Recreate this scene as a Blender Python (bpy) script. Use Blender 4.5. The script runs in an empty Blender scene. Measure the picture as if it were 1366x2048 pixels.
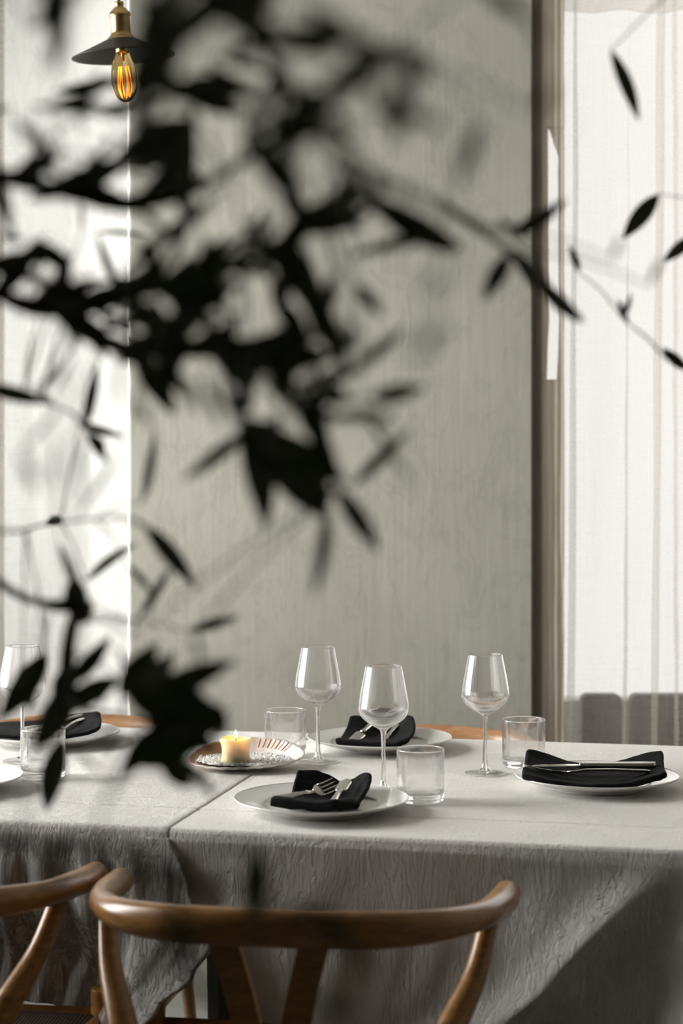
import bpy, bmesh, math, random
from mathutils import Vector, Matrix, noise

random.seed(7)
sc = bpy.context.scene
col = sc.collection
PI = math.pi

# ------------------------------------------------------------------ camera
F = 3950.0          # focal length in pixels of the 1366 x 2048 frame
CZ = 1.315          # camera height
ZT = 0.75           # table top height
cam_d = bpy.data.cameras.new('camera')
cam = bpy.data.objects.new('camera', cam_d)
col.objects.link(cam)
cam.location = (0, 0, CZ)
cam.rotation_euler = (PI / 2, 0, 0)
cam_d.sensor_fit = 'VERTICAL'
cam_d.sensor_height = 36.0
cam_d.lens = 36.0 * F / 2048
cam_d.shift_y = -(1024 - 887) / 2048
cam_d.dof.use_dof = True
cam_d.dof.focus_distance = 3.35
cam_d.dof.aperture_fstop = 3.7
sc.camera = cam

# ------------------------------------------------------------------ view
sc.view_settings.view_transform = 'Standard'
sc.view_settings.look = 'None'
sc.view_settings.gamma = 1.0
sc.view_settings.exposure = 0.45
sc.view_settings.use_curve_mapping = False
sc.cycles.use_denoising = True
sc.cycles.max_bounces = 12
sc.cycles.transparent_max_bounces = 24
sc.cycles.transmission_bounces = 12
sc.cycles.sample_clamp_indirect = 6.0
sc.cycles.caustics_refractive = True
sc.cycles.caustics_reflective = True
sc.cycles.blur_glossy = 1.0

# ------------------------------------------------------------------ world (overcast sky)
w = bpy.data.worlds.new('world')
sc.world = w
w.use_nodes = True
w.node_tree.nodes['Background'].inputs[0].default_value = (1.0, 0.985, 0.955, 1)
w.node_tree.nodes['Background'].inputs[1].default_value = 0.80


def area(name, loc, rot, sx, sy, power, color=(1, 1, 1)):
    l = bpy.data.lights.new(name, 'AREA')
    l.shape = 'RECTANGLE'
    l.size = sx
    l.size_y = sy
    l.energy = power
    l.color = color
    o = bpy.data.objects.new(name, l)
    col.objects.link(o)
    o.location = loc
    o.rotation_euler = rot
    return o


# bright overcast daylight standing outside each window
area('daylight_window_right', (1.6, 6.3, 1.9), (PI / 2, 0, PI), 3.6, 3.6, 40, (1.0, 0.985, 0.955))
area('daylight_window_left', (-2.3, 6.3, 1.9), (PI / 2, 0, PI), 3.4, 3.6, 16, (0.97, 0.985, 1.0))
area('daylight_side_window', (-3.0, 3.87, 1.7), (PI / 2, 0, -PI / 2), 2.5, 2.8, 288, (1.0, 0.99, 0.965))


# ================================================================== helpers
def at(x, y, Y):
    return Vector(((x - 683) * Y / F, Y, CZ - (y - 887) * Y / F))


def tab(x, y, dz=0.0):
    """point on the table top seen at pixel x, y"""
    Y = (CZ - ZT - dz) * F / (y - 887)
    return Vector(((x - 683) * Y / F, Y, ZT + dz))


def mesh(name, verts, faces, mat=None, parent=None, smooth=True):
    me = bpy.data.meshes.new(name)
    me.from_pydata([tuple(v) for v in verts], [], faces)
    me.validate()
    bm = bmesh.new()
    bm.from_mesh(me)
    bmesh.ops.remove_doubles(bm, verts=bm.verts, dist=1e-6)
    bmesh.ops.recalc_face_normals(bm, faces=bm.faces)
    bm.to_mesh(me)
    bm.free()
    if smooth:
        for p in me.polygons:
            p.use_smooth = True
    o = bpy.data.objects.new(name, me)
    col.objects.link(o)
    if mat:
        me.materials.append(mat)
    if parent:
        o.parent = parent
    return o


def empty(name, loc, rz=0, scale=1):
    o = bpy.data.objects.new(name, None)
    o.empty_display_size = 0.05
    col.objects.link(o)
    o.location = loc
    o.rotation_euler = (0, 0, rz)
    o.scale = (scale,) * 3
    return o


def tag(o, label=None, cat=None, group=None, kind=None):
    if label: o['label'] = label
    if cat: o['category'] = cat
    if group: o['group'] = group
    if kind: o['kind'] = kind
    return o


def copy_tree(o, parent=None):
    c = o.copy()
    col.objects.link(c)
    if parent: c.parent = parent
    for ch in list(o.children):
        copy_tree(ch, c)
    return c


def box(vs, fs, x0, x1, y0, y1, z0, z1):
    n = len(vs)
    vs += [(x0, y0, z0), (x1, y0, z0), (x1, y1, z0), (x0, y1, z0), (x0, y0, z1), (x1, y0, z1), (x1, y1, z1), (x0, y1, z1)]
    fs += [tuple(n + i for i in f) for f in ((0, 3, 2, 1), (4, 5, 6, 7), (0, 1, 5, 4), (1, 2, 6, 5), (2, 3, 7, 6), (3, 0, 4, 7))]


def boxes(name, L, mat, parent=None, bev=0.0):
    vs, fs = [], []
    for b in L:
        box(vs, fs, *b)
    o = mesh(name, vs, fs, mat, parent, smooth=False)
    if bev:
        m = o.modifiers.new('b', 'BEVEL'); m.width = bev; m.segments = 3; m.limit_method = 'ANGLE'
        for p in o.data.polygons: p.use_smooth = True
        m2 = o.modifiers.new('w', 'WEIGHTED_NORMAL')
    return o


def lathe_data(prof, n=48):
    """prof: list of (r, z)"""
    vs, fs = [], []
    idx = []
    for r, z in prof:
        if r < 1e-6:
            idx.append([len(vs)] * n); vs.append((0, 0, z))
        else:
            idx.append(list(range(len(vs), len(vs) + n)))
            vs += [(r * math.cos(2 * PI * k / n), r * math.sin(2 * PI * k / n), z) for k in range(n)]
    for a, b in zip(idx, idx[1:]):
        for k in range(n):
            q = [a[k], a[(k + 1) % n], b[(k + 1) % n], b[k]]
            u = []
            for i in q:
                if i not in u: u.append(i)
            if len(u) > 2: fs.append(tuple(u))
    return vs, fs


def smooth_prof(pts, k=6):
    """Catmull-Rom through (r,z) points"""
    P = [Vector((a, b)) for a, b in pts]
    P = [2 * P[0] - P[1]] + P + [2 * P[-1] - P[-2]]
    out = []
    for i in range(1, len(P) - 2):
        for j in range(k):
            t = j / k
            p0, p1, p2, p3 = P[i - 1], P[i], P[i + 1], P[i + 2]
            out.append(0.5 * ((2 * p1) + (p2 - p0) * t + (2 * p0 - 5 * p1 + 4 * p2 - p3) * t * t + (3 * p1 - p0 - 3 * p2 + p3) * t ** 3))
    out.append(P[-2])
    return [(max(0.0, q[0]), q[1]) for q in out]


def spline3(pts, k=8):
    P = [Vector(p) for p in pts]
    P = [2 * P[0] - P[1]] + P + [2 * P[-1] - P[-2]]
    out = []
    for i in range(1, len(P) - 2):
        for j in range(k):
            t = j / k
            p0, p1, p2, p3 = P[i - 1], P[i], P[i + 1], P[i + 2]
            out.append(0.5 * ((2 * p1) + (p2 - p0) * t + (2 * p0 - 5 * p1 + 4 * p2 - p3) * t * t + (3 * p1 - p0 - 3 * p2 + p3) * t ** 3))
    out.append(P[-2])
    return out


def tube_into(vs, fs, pts, rad, n=12, up=Vector((0, 0, 1)), cap=True):
    """rad(i,t)->(ra, rb): radii along side and along up"""
    m = len(pts)
    rings = []
    for i, p in enumerate(pts):
        t = (pts[min(i + 1, m - 1)] - pts[max(i - 1, 0)]).normalized()
        s = t.cross(up)
        if s.length < 1e-3: s = t.cross(Vector((0, 1, 0)))
        s.normalize()
        u = s.cross(t).normalized()
        ra, rb = rad(i / (m - 1))
        rings.append(len(vs))
        for k in range(n):
            a = 2 * PI * k / n
            vs.append(p + s * math.cos(a) * ra + u * math.sin(a) * rb)
    for a, b in zip(rings, rings[1:]):
        for k in range(n):
            fs.append((a + k, a + (k + 1) % n, b + (k + 1) % n, b + k))
    if cap:
        fs.append(tuple(rings[0] + k for k in range(n)))
        fs.append(tuple(rings[-1] + k for k in reversed(range(n))))


def tube(name, pts, rad, mat, parent=None, n=12, up=Vector((0, 0, 1))):
    vs, fs = [], []
    tube_into(vs, fs, [Vector(p) for p in pts], rad, n, up)
    return mesh(name, vs, fs, mat, parent)


def sstep(a, b, x):
    t = min(1, max(0, (x - a) / (b - a)))
    return t * t * (3 - 2 * t)


def interp(tbl, x):
    if x <= tbl[0][0]: return tbl[0][1]
    for (a, u), (b, v) in zip(tbl, tbl[1:]):
        if x <= b: return u + (v - u) * sstep(0, 1, (x - a) / (b - a))
    return tbl[-1][1]


# ================================================================== materials
def mat(name, base=(0.8, 0.8, 0.8), rough=0.5, metal=0.0, **kw):
    m = bpy.data.materials.new(name)
    m.use_nodes = True
    b = m.node_tree.nodes['Principled BSDF']
    b.inputs['Base Color'].default_value = (*base, 1)
    b.inputs['Roughness'].default_value = rough
    b.inputs['Metallic'].default_value = metal
    for k, v in kw.items():
        b.inputs[k.replace('_', ' ')].default_value = v
    return m


def nd(m, t, **kw):
    n = m.node_tree.nodes.new(t)
    for k, v in kw.items():
        if k in n.inputs.keys(): n.inputs[k].default_value = v
        else: setattr(n, k, v)
    return n


def lk(m, a, b):
    m.node_tree.links.new(a, b)


def coords(m, scale=(1, 1, 1), rot=(0, 0, 0)):
    tc = nd(m, 'ShaderNodeTexCoord')
    mp = nd(m, 'ShaderNodeMapping')
    mp.inputs['Scale'].default_value = scale
    mp.inputs['Rotation'].default_value = rot
    lk(m, tc.outputs['Object'], mp.inputs['Vector'])
    return mp.outputs['Vector']


def noise_tex(m, vec, scale, detail=4, rough=0.55, dist=0.0):
    n = nd(m, 'ShaderNodeTexNoise')
    n.inputs['Scale'].default_value = scale
    n.inputs['Detail'].default_value = detail
    n.inputs['Roughness'].default_value = rough
    n.inputs['Distortion'].default_value = dist
    lk(m, vec, n.inputs['Vector'])
    return n.outputs['Fac']


def ramp(m, fac, stops):
    r = nd(m, 'ShaderNodeValToRGB')
    e = r.color_ramp.elements
    while len(e) < len(stops): e.new(0.5)
    for i, (p, c) in enumerate(stops):
        e[i].position = p
        e[i].color = (*c, 1) if len(c) == 3 else c
    lk(m, fac, r.inputs['Fac'])
    return r.outputs['Color']


def bump(m, h, strength=0.3, dist=0.01, normal=None):
    b = nd(m, 'ShaderNodeBump')
    b.inputs['Strength'].default_value = strength
    b.inputs['Distance'].default_value = dist
    lk(m, h, b.inputs['Height'])
    if normal: lk(m, normal, b.inputs['Normal'])
    return b.outputs['Normal']


def bs(m):
    return m.node_tree.nodes['Principled BSDF']


# trowelled grey plaster
def plaster(name, ca, cb, bstr=0.5):
    m = mat(name, rough=0.85)
    v = coords(m)
    n1 = noise_tex(m, v, 2.2, 6, 0.6, 0.6)
    c = ramp(m, n1, [(0.3, ca), (0.7, cb)])
    v2 = coords(m, (1.6, 1.6, 1.0), (0, 0.5, 0))
    n2 = noise_tex(m, v2, 7, 8, 0.65, 1.2)
    patch = ramp(m, n2, [(0.54, (1, 1, 1)), (0.57, (0.78, 0.78, 0.77)), (0.60, (0.9, 0.9, 0.89)), (0.64, (1.0, 1.0, 1.0))])
    mx = nd(m, 'ShaderNodeMixRGB', blend_type='MULTIPLY'); mx.inputs[0].default_value = 0.45
    lk(m, c, mx.inputs[1]); lk(m, patch, mx.inputs[2])
    lk(m, mx.outputs[0], bs(m).inputs['Base Color'])
    # vertical brush drags, trowel ridges and fine grain
    v3 = coords(m, (22, 22, 1.2))
    n3 = noise_tex(m, v3, 2.0, 4, 0.6)
    vor = nd(m, 'ShaderNodeTexVoronoi', feature='DISTANCE_TO_EDGE')
    vor.inputs['Scale'].default_value = 2.3
    wv = coords(m, (1, 1, 0.5), (0.2, 0.4, 0))
    wn = nd(m, 'ShaderNodeTexNoise'); wn.inputs['Scale'].default_value = 3; lk(m, wv, wn.inputs['Vector'])
    lk(m, wn.outputs['Color'], vor.inputs['Vector'])
    ridge = ramp(m, vor.outputs['Distance'], [(0.0, (1, 1, 1)), (0.004, (0, 0, 0))])
    b1 = bump(m, n3, 0.25 * bstr, 0.004)
    b2 = bump(m, noise_tex(m, v, 6, 8, 0.6, 0.8), 0.5 * bstr, 0.004, b1)
    b3 = bump(m, ridge, 0.22 * bstr, 0.0008, b2)
    b4 = bump(m, noise_tex(m, v, 160, 3), 0.3 * bstr, 0.0012, b3)
    lk(m, b4, bs(m).inputs['Normal'])
    return m


M_wall = plaster('grey_plaster', (0.42, 0.41, 0.355), (0.50, 0.49, 0.43), 0.8)
M_wallw = plaster('pale_plaster', (0.36, 0.357, 0.338), (0.40, 0.397, 0.376), 0.25)
M_ceil = plaster('ceiling_plaster', (0.42, 0.41, 0.38), (0.46, 0.45, 0.42), 0.3)

M_dark = plaster('brown_grey_plaster', (0.24, 0.22, 0.19), (0.28, 0.26, 0.23), 0.3)


def floor_mat():
    m = mat('grey_floor', rough=0.45)
    v = coords(m)
    lk(m, ramp(m, noise_tex(m, v, 3, 6), [(0.3, (0.20, 0.20, 0.19)), (0.7, (0.30, 0.30, 0.285))]), bs(m).inputs['Base Color'])
    lk(m, bump(m, noise_tex(m, v, 40, 4), 0.2, 0.002), bs(m).inputs['Normal'])
    return m


M_floor = floor_mat()


def wood(name, dark, light, rough=0.35, sc_=(1, 1, 1), rot=(0, 0, 0), coat=0.3):
    m = mat(name, rough=rough)
    v = coords(m, sc_, rot)
    g = noise_tex(m, v, 6, 8, 0.6, 1.5)
    lk(m, ramp(m, g, [(0.3, dark), (0.7, light)]), bs(m).inputs['Base Color'])
    bs(m).inputs['Coat Weight'].default_value = coat
    bs(m).inputs['Coat Roughness'].default_value = 0.25
    lk(m, bump(m, g, 0.15, 0.001), bs(m).inputs['Normal'])
    return m


M_oak = wood('oiled_walnut', (0.20, 0.085, 0.018), (0.44, 0.21, 0.052), 0.30, (3, 3, 12), coat=0.15)
M_oak_far = wood('oiled_oak', (0.30, 0.14, 0.06), (0.45, 0.24, 0.11), 0.35, (3, 3, 12))
M_leg = wood('dark_wood', (0.06, 0.035, 0.022), (0.12, 0.07, 0.045), 0.5, (6, 6, 1))
M_jamb = wood('weathered_grey_wood', (0.14, 0.125, 0.105), (0.34, 0.31, 0.27), 0.7, (30, 30, 1.0), coat=0)
M_jamb_dark = wood('dark_weathered_wood', (0.16, 0.14, 0.115), (0.26, 0.23, 0.195), 0.7, (30, 30, 1.0), coat=0)


def seat_mat():
    m = mat('woven_dark_cord', (0.035, 0.018, 0.013), 0.6)
    wv = nd(m, 'ShaderNodeTexWave'); wv.inputs['Scale'].default_value = 60
    lk(m, coords(m), wv.inputs['Vector'])
    lk(m, bump(m, wv.outputs['Fac'], 0.5, 0.002), bs(m).inputs['Normal'])
    return m


M_seat = seat_mat()


def linen(name, c1, c2, crinkle, rotz):
    """table linen; vertical crinkles that follow the hanging cloth"""
    m = mat(name, rough=0.9)
    b = bs(m)
    b.inputs['Sheen Weight'].default_value = 0.15
    v = coords(m)
    lk(m, ramp(m, noise_tex(m, v, 5, 4), [(0.3, c1), (0.7, c2)]), b.inputs['Base Color'])
    # crinkles act on the hanging part, the top is pressed flat
    geo = nd(m, 'ShaderNodeNewGeometry')
    sep = nd(m, 'ShaderNodeSeparateXYZ'); lk(m, geo.outputs['Position'], sep.inputs[0])
    mr = nd(m, 'ShaderNodeMapRange'); mr.inputs['From Min'].default_value = ZT - 0.004; mr.inputs['From Max'].default_value = ZT - 0.03
    mr.inputs['To Min'].default_value = 0.06; mr.inputs['To Max'].default_value = 1.0
    lk(m, sep.outputs['Z'], mr.inputs['Value'])
    va = coords(m, (30, 30, 4.2), (0, 0.12, rotz))
    na = noise_tex(m, va, 1.6, 5, 0.6, 1.6)
    ra = ramp(m, na, [(0.42, (0, 0, 0)), (0.5, (1, 1, 1)), (0.58, (0, 0, 0))])
    vb = coords(m, (95, 95, 26), (0, -0.35, rotz))
    nb = noise_tex(m, vb, 1.4, 6, 0.65, 1.2)
    add = nd(m, 'ShaderNodeMath', operation='MULTIPLY_ADD')
    lk(m, nb, add.inputs[0]); add.inputs[1].default_value = 1.1; lk(m, ra, add.inputs[2])
    mul = nd(m, 'ShaderNodeMath', operation='MULTIPLY')
    lk(m, add.outputs[0], mul.inputs[0]); lk(m, mr.outputs[0], mul.inputs[1])
    b1 = bump(m, mul.outputs[0], crinkle, 0.011)
    wv = noise_tex(m, coords(m, (1, 1, 1)), 500, 2)
    b2 = bump(m, wv, 0.25, 0.0006, b1)
    lk(m, b2, b.inputs['Normal'])
    return m


M_linen_l = linen('crinkled_linen', (0.74, 0.72, 0.685), (0.79, 0.775, 0.74), 1.0, 0.21)
M_linen_r = linen('soft_linen', (0.74, 0.72, 0.685), (0.79, 0.775, 0.74), 0.62, 0.21)


def sheer(name, tint, transp, diff):
    m = bpy.data.materials.new(name); m.use_nodes = True
    nt = m.node_tree; nt.nodes.clear()
    out = nd(m, 'ShaderNodeOutputMaterial')
    tr = nd(m, 'ShaderNodeBsdfTransparent')
    tl = nd(m, 'ShaderNodeBsdfTranslucent'); tl.inputs['Color'].default_value = (*tint, 1)
    df = nd(m, 'ShaderNodeBsdfDiffuse'); df.inputs['Color'].default_value = (*tint, 1)
    a = nd(m, 'ShaderNodeMixShader'); a.inputs[0].default_value = diff
    lk(m, tl.outputs[0], a.inputs[1]); lk(m, df.outputs[0], a.inputs[2])
    # slubby weave: threads stretched along and across
    n1 = noise_tex(m, coords(m, (260, 260, 6)), 1.0, 3)
    n2 = noise_tex(m, coords(m, (8, 8, 260)), 1.0, 3)
    n3 = noise_tex(m, coords(m, (14, 14, 2)), 1.0, 4)
    s = nd(m, 'ShaderNodeMath', operation='ADD'); lk(m, n1, s.inputs[0]); lk(m, n2, s.inputs[1])
    s2 = nd(m, 'ShaderNodeMath', operation='ADD'); lk(m, s.outputs[0], s2.inputs[0]); lk(m, n3, s2.inputs[1])
    mr = nd(m, 'ShaderNodeMapRange'); mr.inputs['From Min'].default_value = 0.9; mr.inputs['From Max'].default_value = 2.1
    k_ = 0.08 if transp else 0.0
    mr.inputs['To Min'].default_value = transp + k_; mr.inputs['To Max'].default_value = transp - k_
    lk(m, s2.outputs[0], mr.inputs['Value'])
    mx = nd(m, 'ShaderNodeMixShader')
    lk(m, mr.outputs[0], mx.inputs[0]); lk(m, a.outputs[0], mx.inputs[1]); lk(m, tr.outputs[0], mx.inputs[2])
    lk(m, mx.outputs[0], out.inputs[0])
    return m


M_sheer = sheer('sheer_cream_linen', (0.93, 0.87, 0.78), 0.72, 0.35)
M_sheer_l = sheer('sheer_white_linen', (0.95, 0.94, 0.92), 0.74, 0.30)

M_drape = sheer('grey_beige_drape', (0.86, 0.81, 0.72), 0.14, 0.55)
M_glass = mat('clear_glass', (1, 1, 1), 0.0, Transmission_Weight=1.0, IOR=1.47)
_p = bs(M_glass); _o = M_glass.node_tree.nodes['Material Output']
_t = nd(M_glass, 'ShaderNodeBsdfTransparent'); _m = nd(M_glass, 'ShaderNodeMixShader'); _m.inputs[0].default_value = 0.2
lk(M_glass, _p.outputs[0], _m.inputs[1]); lk(M_glass, _t.outputs[0], _m.inputs[2]); lk(M_glass, _m.outputs[0], _o.inputs[0])
M_pane = bpy.data.materials.new('window_glass'); M_pane.use_nodes = True
nt = M_pane.node_tree; nt.nodes.clear()
_o = nd(M_pane, 'ShaderNodeOutputMaterial'); _t = nd(M_pane, 'ShaderNodeBsdfTransparent'); _g = nd(M_pane, 'ShaderNodeBsdfGlossy', Roughness=0.02)
_f = nd(M_pane, 'ShaderNodeFresnel', IOR=1.45); _m = nd(M_pane, 'ShaderNodeMixShader')
lk(M_pane, _f.outputs[0], _m.inputs[0]); lk(M_pane, _t.outputs[0], _m.inputs[1]); lk(M_pane, _g.outputs[0], _m.inputs[2]); lk(M_pane, _m.outputs[0], _o.inputs[0])

M_plate = mat('white_glazed_porcelain', (0.76, 0.76, 0.74), 0.18, Coat_Weight=0.5, Coat_Roughness=0.08)


def napkin_mat():
    m = mat('black_linen', (0.008, 0.008, 0.009), 0.95)
    bs(m).inputs['Sheen Weight'].default_value = 0.0
    bs(m).inputs['Specular IOR Level'].default_value = 0.15
    v = coords(m)
    lk(m, bump(m, noise_tex(m, v, 700, 2), 0.5, 0.0008, bump(m, noise_tex(m, v, 45, 4), 0.4, 0.004)), bs(m).inputs['Normal'])
    return m


M_nap = napkin_mat()
M_steel = mat('polished_steel', (0.62, 0.61, 0.58), 0.16, 1.0)
M_brass = mat('aged_brass', (0.50, 0.36, 0.16), 0.3, 1.0)
M_brassd = mat('dark_bronze', (0.030, 0.026, 0.024), 0.5, 0.4)
M_cord = mat('black_cord', (0.01, 0.01, 0.01), 0.7)
M_amber = mat('amber_glass', (0.92, 0.78, 0.52), 0.0, Transmission_Weight=1.0, IOR=1.12)
M_fil = mat('glowing_filament', (1, 0.5, 0.1), 0.5)
bs(M_fil).inputs['Emission Color'].default_value = (1.0, 0.28, 0.035, 1)
bs(M_fil).inputs['Emission Strength'].default_value = 4.5
M_flame = mat('flame', (1, 0.6, 0.2), 0.5)
bs(M_flame).inputs['Emission Color'].default_value = (1.0, 0.50, 0.15, 1)
bs(M_flame).inputs['Emission Strength'].default_value = 42.0
M_wax = mat('ivory_wax', (0.88, 0.72, 0.45), 0.45, Subsurface_Weight=0.7, Subsurface_Scale=0.03)
bs(M_wax).inputs['Subsurface Radius'].default_value = (1.0, 0.55, 0.25)
M_wick = mat('black_wick', (0.02, 0.015, 0.01), 0.9)
M_edge_highlight = mat('painted_edge_highlight', (0.88, 0.87, 0.84), 0.8)
M_bench = mat('dark_upholstery', (0.030, 0.027, 0.026), 0.8)
M_out = mat('grey_render', (0.34, 0.33, 0.31), 0.9)
M_pave = mat('pale_paving', (0.45, 0.45, 0.44), 0.9)


def leaf_mat():
    m = mat('olive_leaf', rough=0.5)
    geo = nd(m, 'ShaderNodeNewGeometry')
    mx = nd(m, 'ShaderNodeMixRGB')
    mx.inputs[1].default_value = (0.060, 0.085, 0.028, 1)
    mx.inputs[2].default_value = (0.15, 0.17, 0.12, 1)
    lk(m, geo.outputs['Backfacing'], mx.inputs[0])
    n = noise_tex(m, coords(m), 14, 3)
    m2 = nd(m, 'ShaderNodeMixRGB', blend_type='MULTIPLY'); m2.inputs[0].default_value = 0.6
    lk(m, mx.outputs[0], m2.inputs[1]); lk(m, ramp(m, n, [(0.3, (0.7, 0.7, 0.7)), (0.7, (1, 1, 1))]), m2.inputs[2])
    lk(m, m2.outputs[0], bs(m).inputs['Base Color'])
    return m


M_leaf = leaf_mat()
M_bark = wood('olive_bark', (0.018, 0.014, 0.010), (0.05, 0.04, 0.03), 0.9, (8, 8, 8), coat=0)
M_terra = mat('terracotta', (0.30, 0.14, 0.08), 0.85)
M_soil = mat('soil', (0.03, 0.02, 0.015), 1.0)


def shell_mat():
    m = mat('shell_glaze', rough=0.25)
    b = bs(m)
    b.inputs['Coat Weight'].default_value = 0.4
    tc = nd(m, 'ShaderNodeTexCoord')
    sep = nd(m, 'ShaderNodeSeparateXYZ'); lk(m, tc.outputs['Object'], sep.inputs[0])
    n = noise_tex(m, coords(m), 22, 5)
    ad = nd(m, 'ShaderNodeMath', operation='MULTIPLY_ADD'); lk(m, n, ad.inputs[0]); ad.inputs[1].default_value = 0.05
    my = nd(m, 'ShaderNodeMath', operation='MULTIPLY_ADD'); lk(m, sep.outputs['Y'], my.inputs[0]); my.inputs[1].default_value = -0.75; lk(m, sep.outputs['X'], my.inputs[2]); lk(m, my.outputs[0], ad.inputs[2])
    mr = nd(m, 'ShaderNodeMapRange'); mr.inputs['From Min'].default_value = -0.09; mr.inputs['From Max'].default_value = 0.12
    lk(m, ad.outputs[0], mr.inputs['Value'])
    c = ramp(m, mr.outputs[0], [(0.03, (0.48, 0.23, 0.10)), (0.20, (0.58, 0.36, 0.22)), (0.36, (0.80, 0.68, 0.60)), (0.6, (0.86, 0.81, 0.76))])
    lk(m, c, b.inputs['Base Color'])
    return m


M_shell = shell_mat()
M_salt = mat('coarse_salt', (0.94, 0.94, 0.93), 0.9)
M_pink = mat('rust_stripe', (0.62, 0.30, 0.20), 0.5)

# ================================================================== setting
YW = 4.60            # face of the grey pier
XL, XR = -0.495, 0.445
H = 2.9


def struct(o):
    o['kind'] = 'structure'
    return o


struct(boxes('floor', [(-1.9, 2.2, -1.5, 5.0, -0.1, 0)], M_floor))
struct(boxes('ceiling', [(-2.1, 2.4, -1.7, 5.2, H, H + 0.1)], M_ceil))
# grey pier with a splayed, brightly lit left cheek (one plan extruded)
plan = [(XL + 0.006, YW), (XL + 0.001, YW + 0.001), (XL - 0.003, YW + 0.006), (-0.845, 4.95), (-0.845, 5.05), (XR, 5.05), (XR, YW + 0.004), (XR - 0.004, YW)]
n = len(plan)
vs = [(x, y, 0) for x, y in plan] + [(x, y, H) for x, y in plan]
fs = [tuple(range(n)), tuple(range(n, 2 * n))] + [(i, (i + 1) % n, n + (i + 1) % n, n + i) for i in range(n)]
wb = mesh('wall_back', vs, fs, M_wall, smooth=False)
wb.data.materials.append(M_wallw); wb.data.materials.append(M_edge_highlight)
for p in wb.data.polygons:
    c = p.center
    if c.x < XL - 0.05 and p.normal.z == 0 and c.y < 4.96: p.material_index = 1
    elif c.x < XL + 0.002 and p.normal.z == 0 and c.y < YW + 0.01: p.material_index = 2  # corner bevel coloured white: the bright highlight along the edge is painted in
struct(wb)
struct(boxes('wall_front', [(-2.1, 2.4, -1.7, -1.5, 0, H)], M_dark))
struct(boxes('wall_right', [(2.2, 2.4, -1.5, 5.05, 0, H)], M_dark))
struct(boxes('wall_left', [(-2.1, -1.9, -1.5, 2.92, 0, H), (-2.1, -1.9, 4.75, 5.05, 0, H), (-2.1, -1.9, 2.92, 4.75, 0, 0.55), (-2.1, -1.9, 2.92, 4.75, 2.55, H)], M_wallw))
# wall above and beside the two back windows
struct(boxes('wall_rear_left', [(-1.9, -0.845, 4.95, 5.05, 2.6, H), (-1.9, -1.8, 4.95, 5.05, 0, 2.6)], M_wallw))
struct(boxes('wall_rear_right', [(0.47, 2.2, 4.95, 5.05, 2.62, H), (2.0, 2.2, 4.95, 5.05, 0, 2.62)], M_wallw))


def window(name, L, panes, m):
    o = struct(boxes(name, L, m))
    boxes('pane', panes, M_pane, o)
    return o


window('window_1', [(0.497, 0.515, 4.97, 5.02, 0, 2.62), (1.96, 2.0, 4.97, 5.02, 0, 2.62), (0.515, 1.96, 4.97, 5.02, 2.58, 2.62), (0.515, 1.96, 4.97, 5.02, 0, 0.05)],
       [(0.515, 1.96, 4.99, 4.996, 0.05, 2.58)], M_jamb)
window('window_2', [(-0.885, -0.845, 4.97, 5.02, 0, 2.6), (-1.8, -1.76, 4.97, 5.02, 0, 2.6), (-1.76, -0.885, 4.97, 5.02, 2.56, 2.6), (-1.76, -0.885, 4.97, 5.02, 0, 0.05)],
       [(-1.76, -0.885, 4.99, 4.996, 0.05, 2.56)], M_jamb)
window('window_3', [(-2.04, -1.98, 2.92, 2.97, 0.55, 2.55), (-2.04, -1.98, 4.7, 4.75, 0.55, 2.55), (-2.04, -1.98, 2.97, 4.7, 2.5, 2.55), (-2.04, -1.98, 2.97, 4.7, 0.55, 0.6), (-2.03, -1.99, 3.78, 3.82, 0.6, 2.5)],
       [(-2.012, -2.006, 2.97, 3.78, 0.6, 2.5), (-2.012, -2.006, 3.82, 4.7, 0.6, 2.5)], M_jamb)
# dark rebate at the edge of the pier
struct(boxes('trim_1', [(XR + 0.001, XR + 0.024, YW + 0.012, 5.04, 0, H)], M_jamb_dark))
# outside
struct(boxes('ground_outside', [(-6, 6, 5.05, 9, -0.1, -0.02)], M_pave))
struct(boxes('wall_terrace', [(0.3, 3.5, 5.75, 5.85, -0.02, 0.567)], M_out))


# ------------------------------------------------------------------ curtains
def curtain(name, x0, x1, z0, z1, Y, mat_, folds, label, edge=None, wav=0.010, parent=None):
    """folds: (xcentre_top, xcentre_bottom, width_top, width_bottom) – fabric laid over itself there"""
    N, R = 420, 46
    vs, fs = [], []
    for j in range(R):
        v = j / (R - 1)
        z = z1 + (z0 - z1) * v
        xs = []
        xa = edge(z) if edge and edge.__code__.co_argcount == 1 else x0
        # unfolded length
        fw = [(a + (b - a) * v, max(0.0001, c + (d - c) * v)) for a, b, c, d in folds]
        total = (x1 - xa) + sum(2 * f[1] for f in fw)
        row = []
        for i in range(N):
            u = i / (N - 1) * total
            x = xa; rem = u; off = 0.0
            for cx, wd in sorted(fw):
                seg = cx + wd / 2 - x
                if rem <= seg: break
                rem -= seg; x = cx + wd / 2
                if rem <= wd:
                    x -= rem; off = -0.012 * math.sin(PI * 0.5 * rem / wd); rem = 0; break
                rem -= wd; x = cx - wd / 2
                if rem <= wd:
                    x += rem; off = -0.012 - 0.010 * math.sin(PI * rem / wd) + 0.012 * rem / wd; rem = 0; break
                rem -= wd; x = cx + wd / 2
            x += rem
            y = Y + off + wav * math.sin(x * 38 + 1.5 * math.sin(v * 2.2) + 2 * noise.noise((x * 5, 0, v * 1.5))) * (0.35 + 0.65 * v)
            y += 0.006 * noise.noise((x * 22, 3.1, v * 4))
            vs.append((x + 0.003 * noise.noise((x * 9, 7, v * 6)), y, z))
        # next row
    for j in range(R - 1):
        for i in range(N - 1):
            a = j * N + i
            fs.append((a, a + 1, a + N + 1, a + N))
    o = mesh(name, vs, fs, mat_, parent)
    return o


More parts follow.
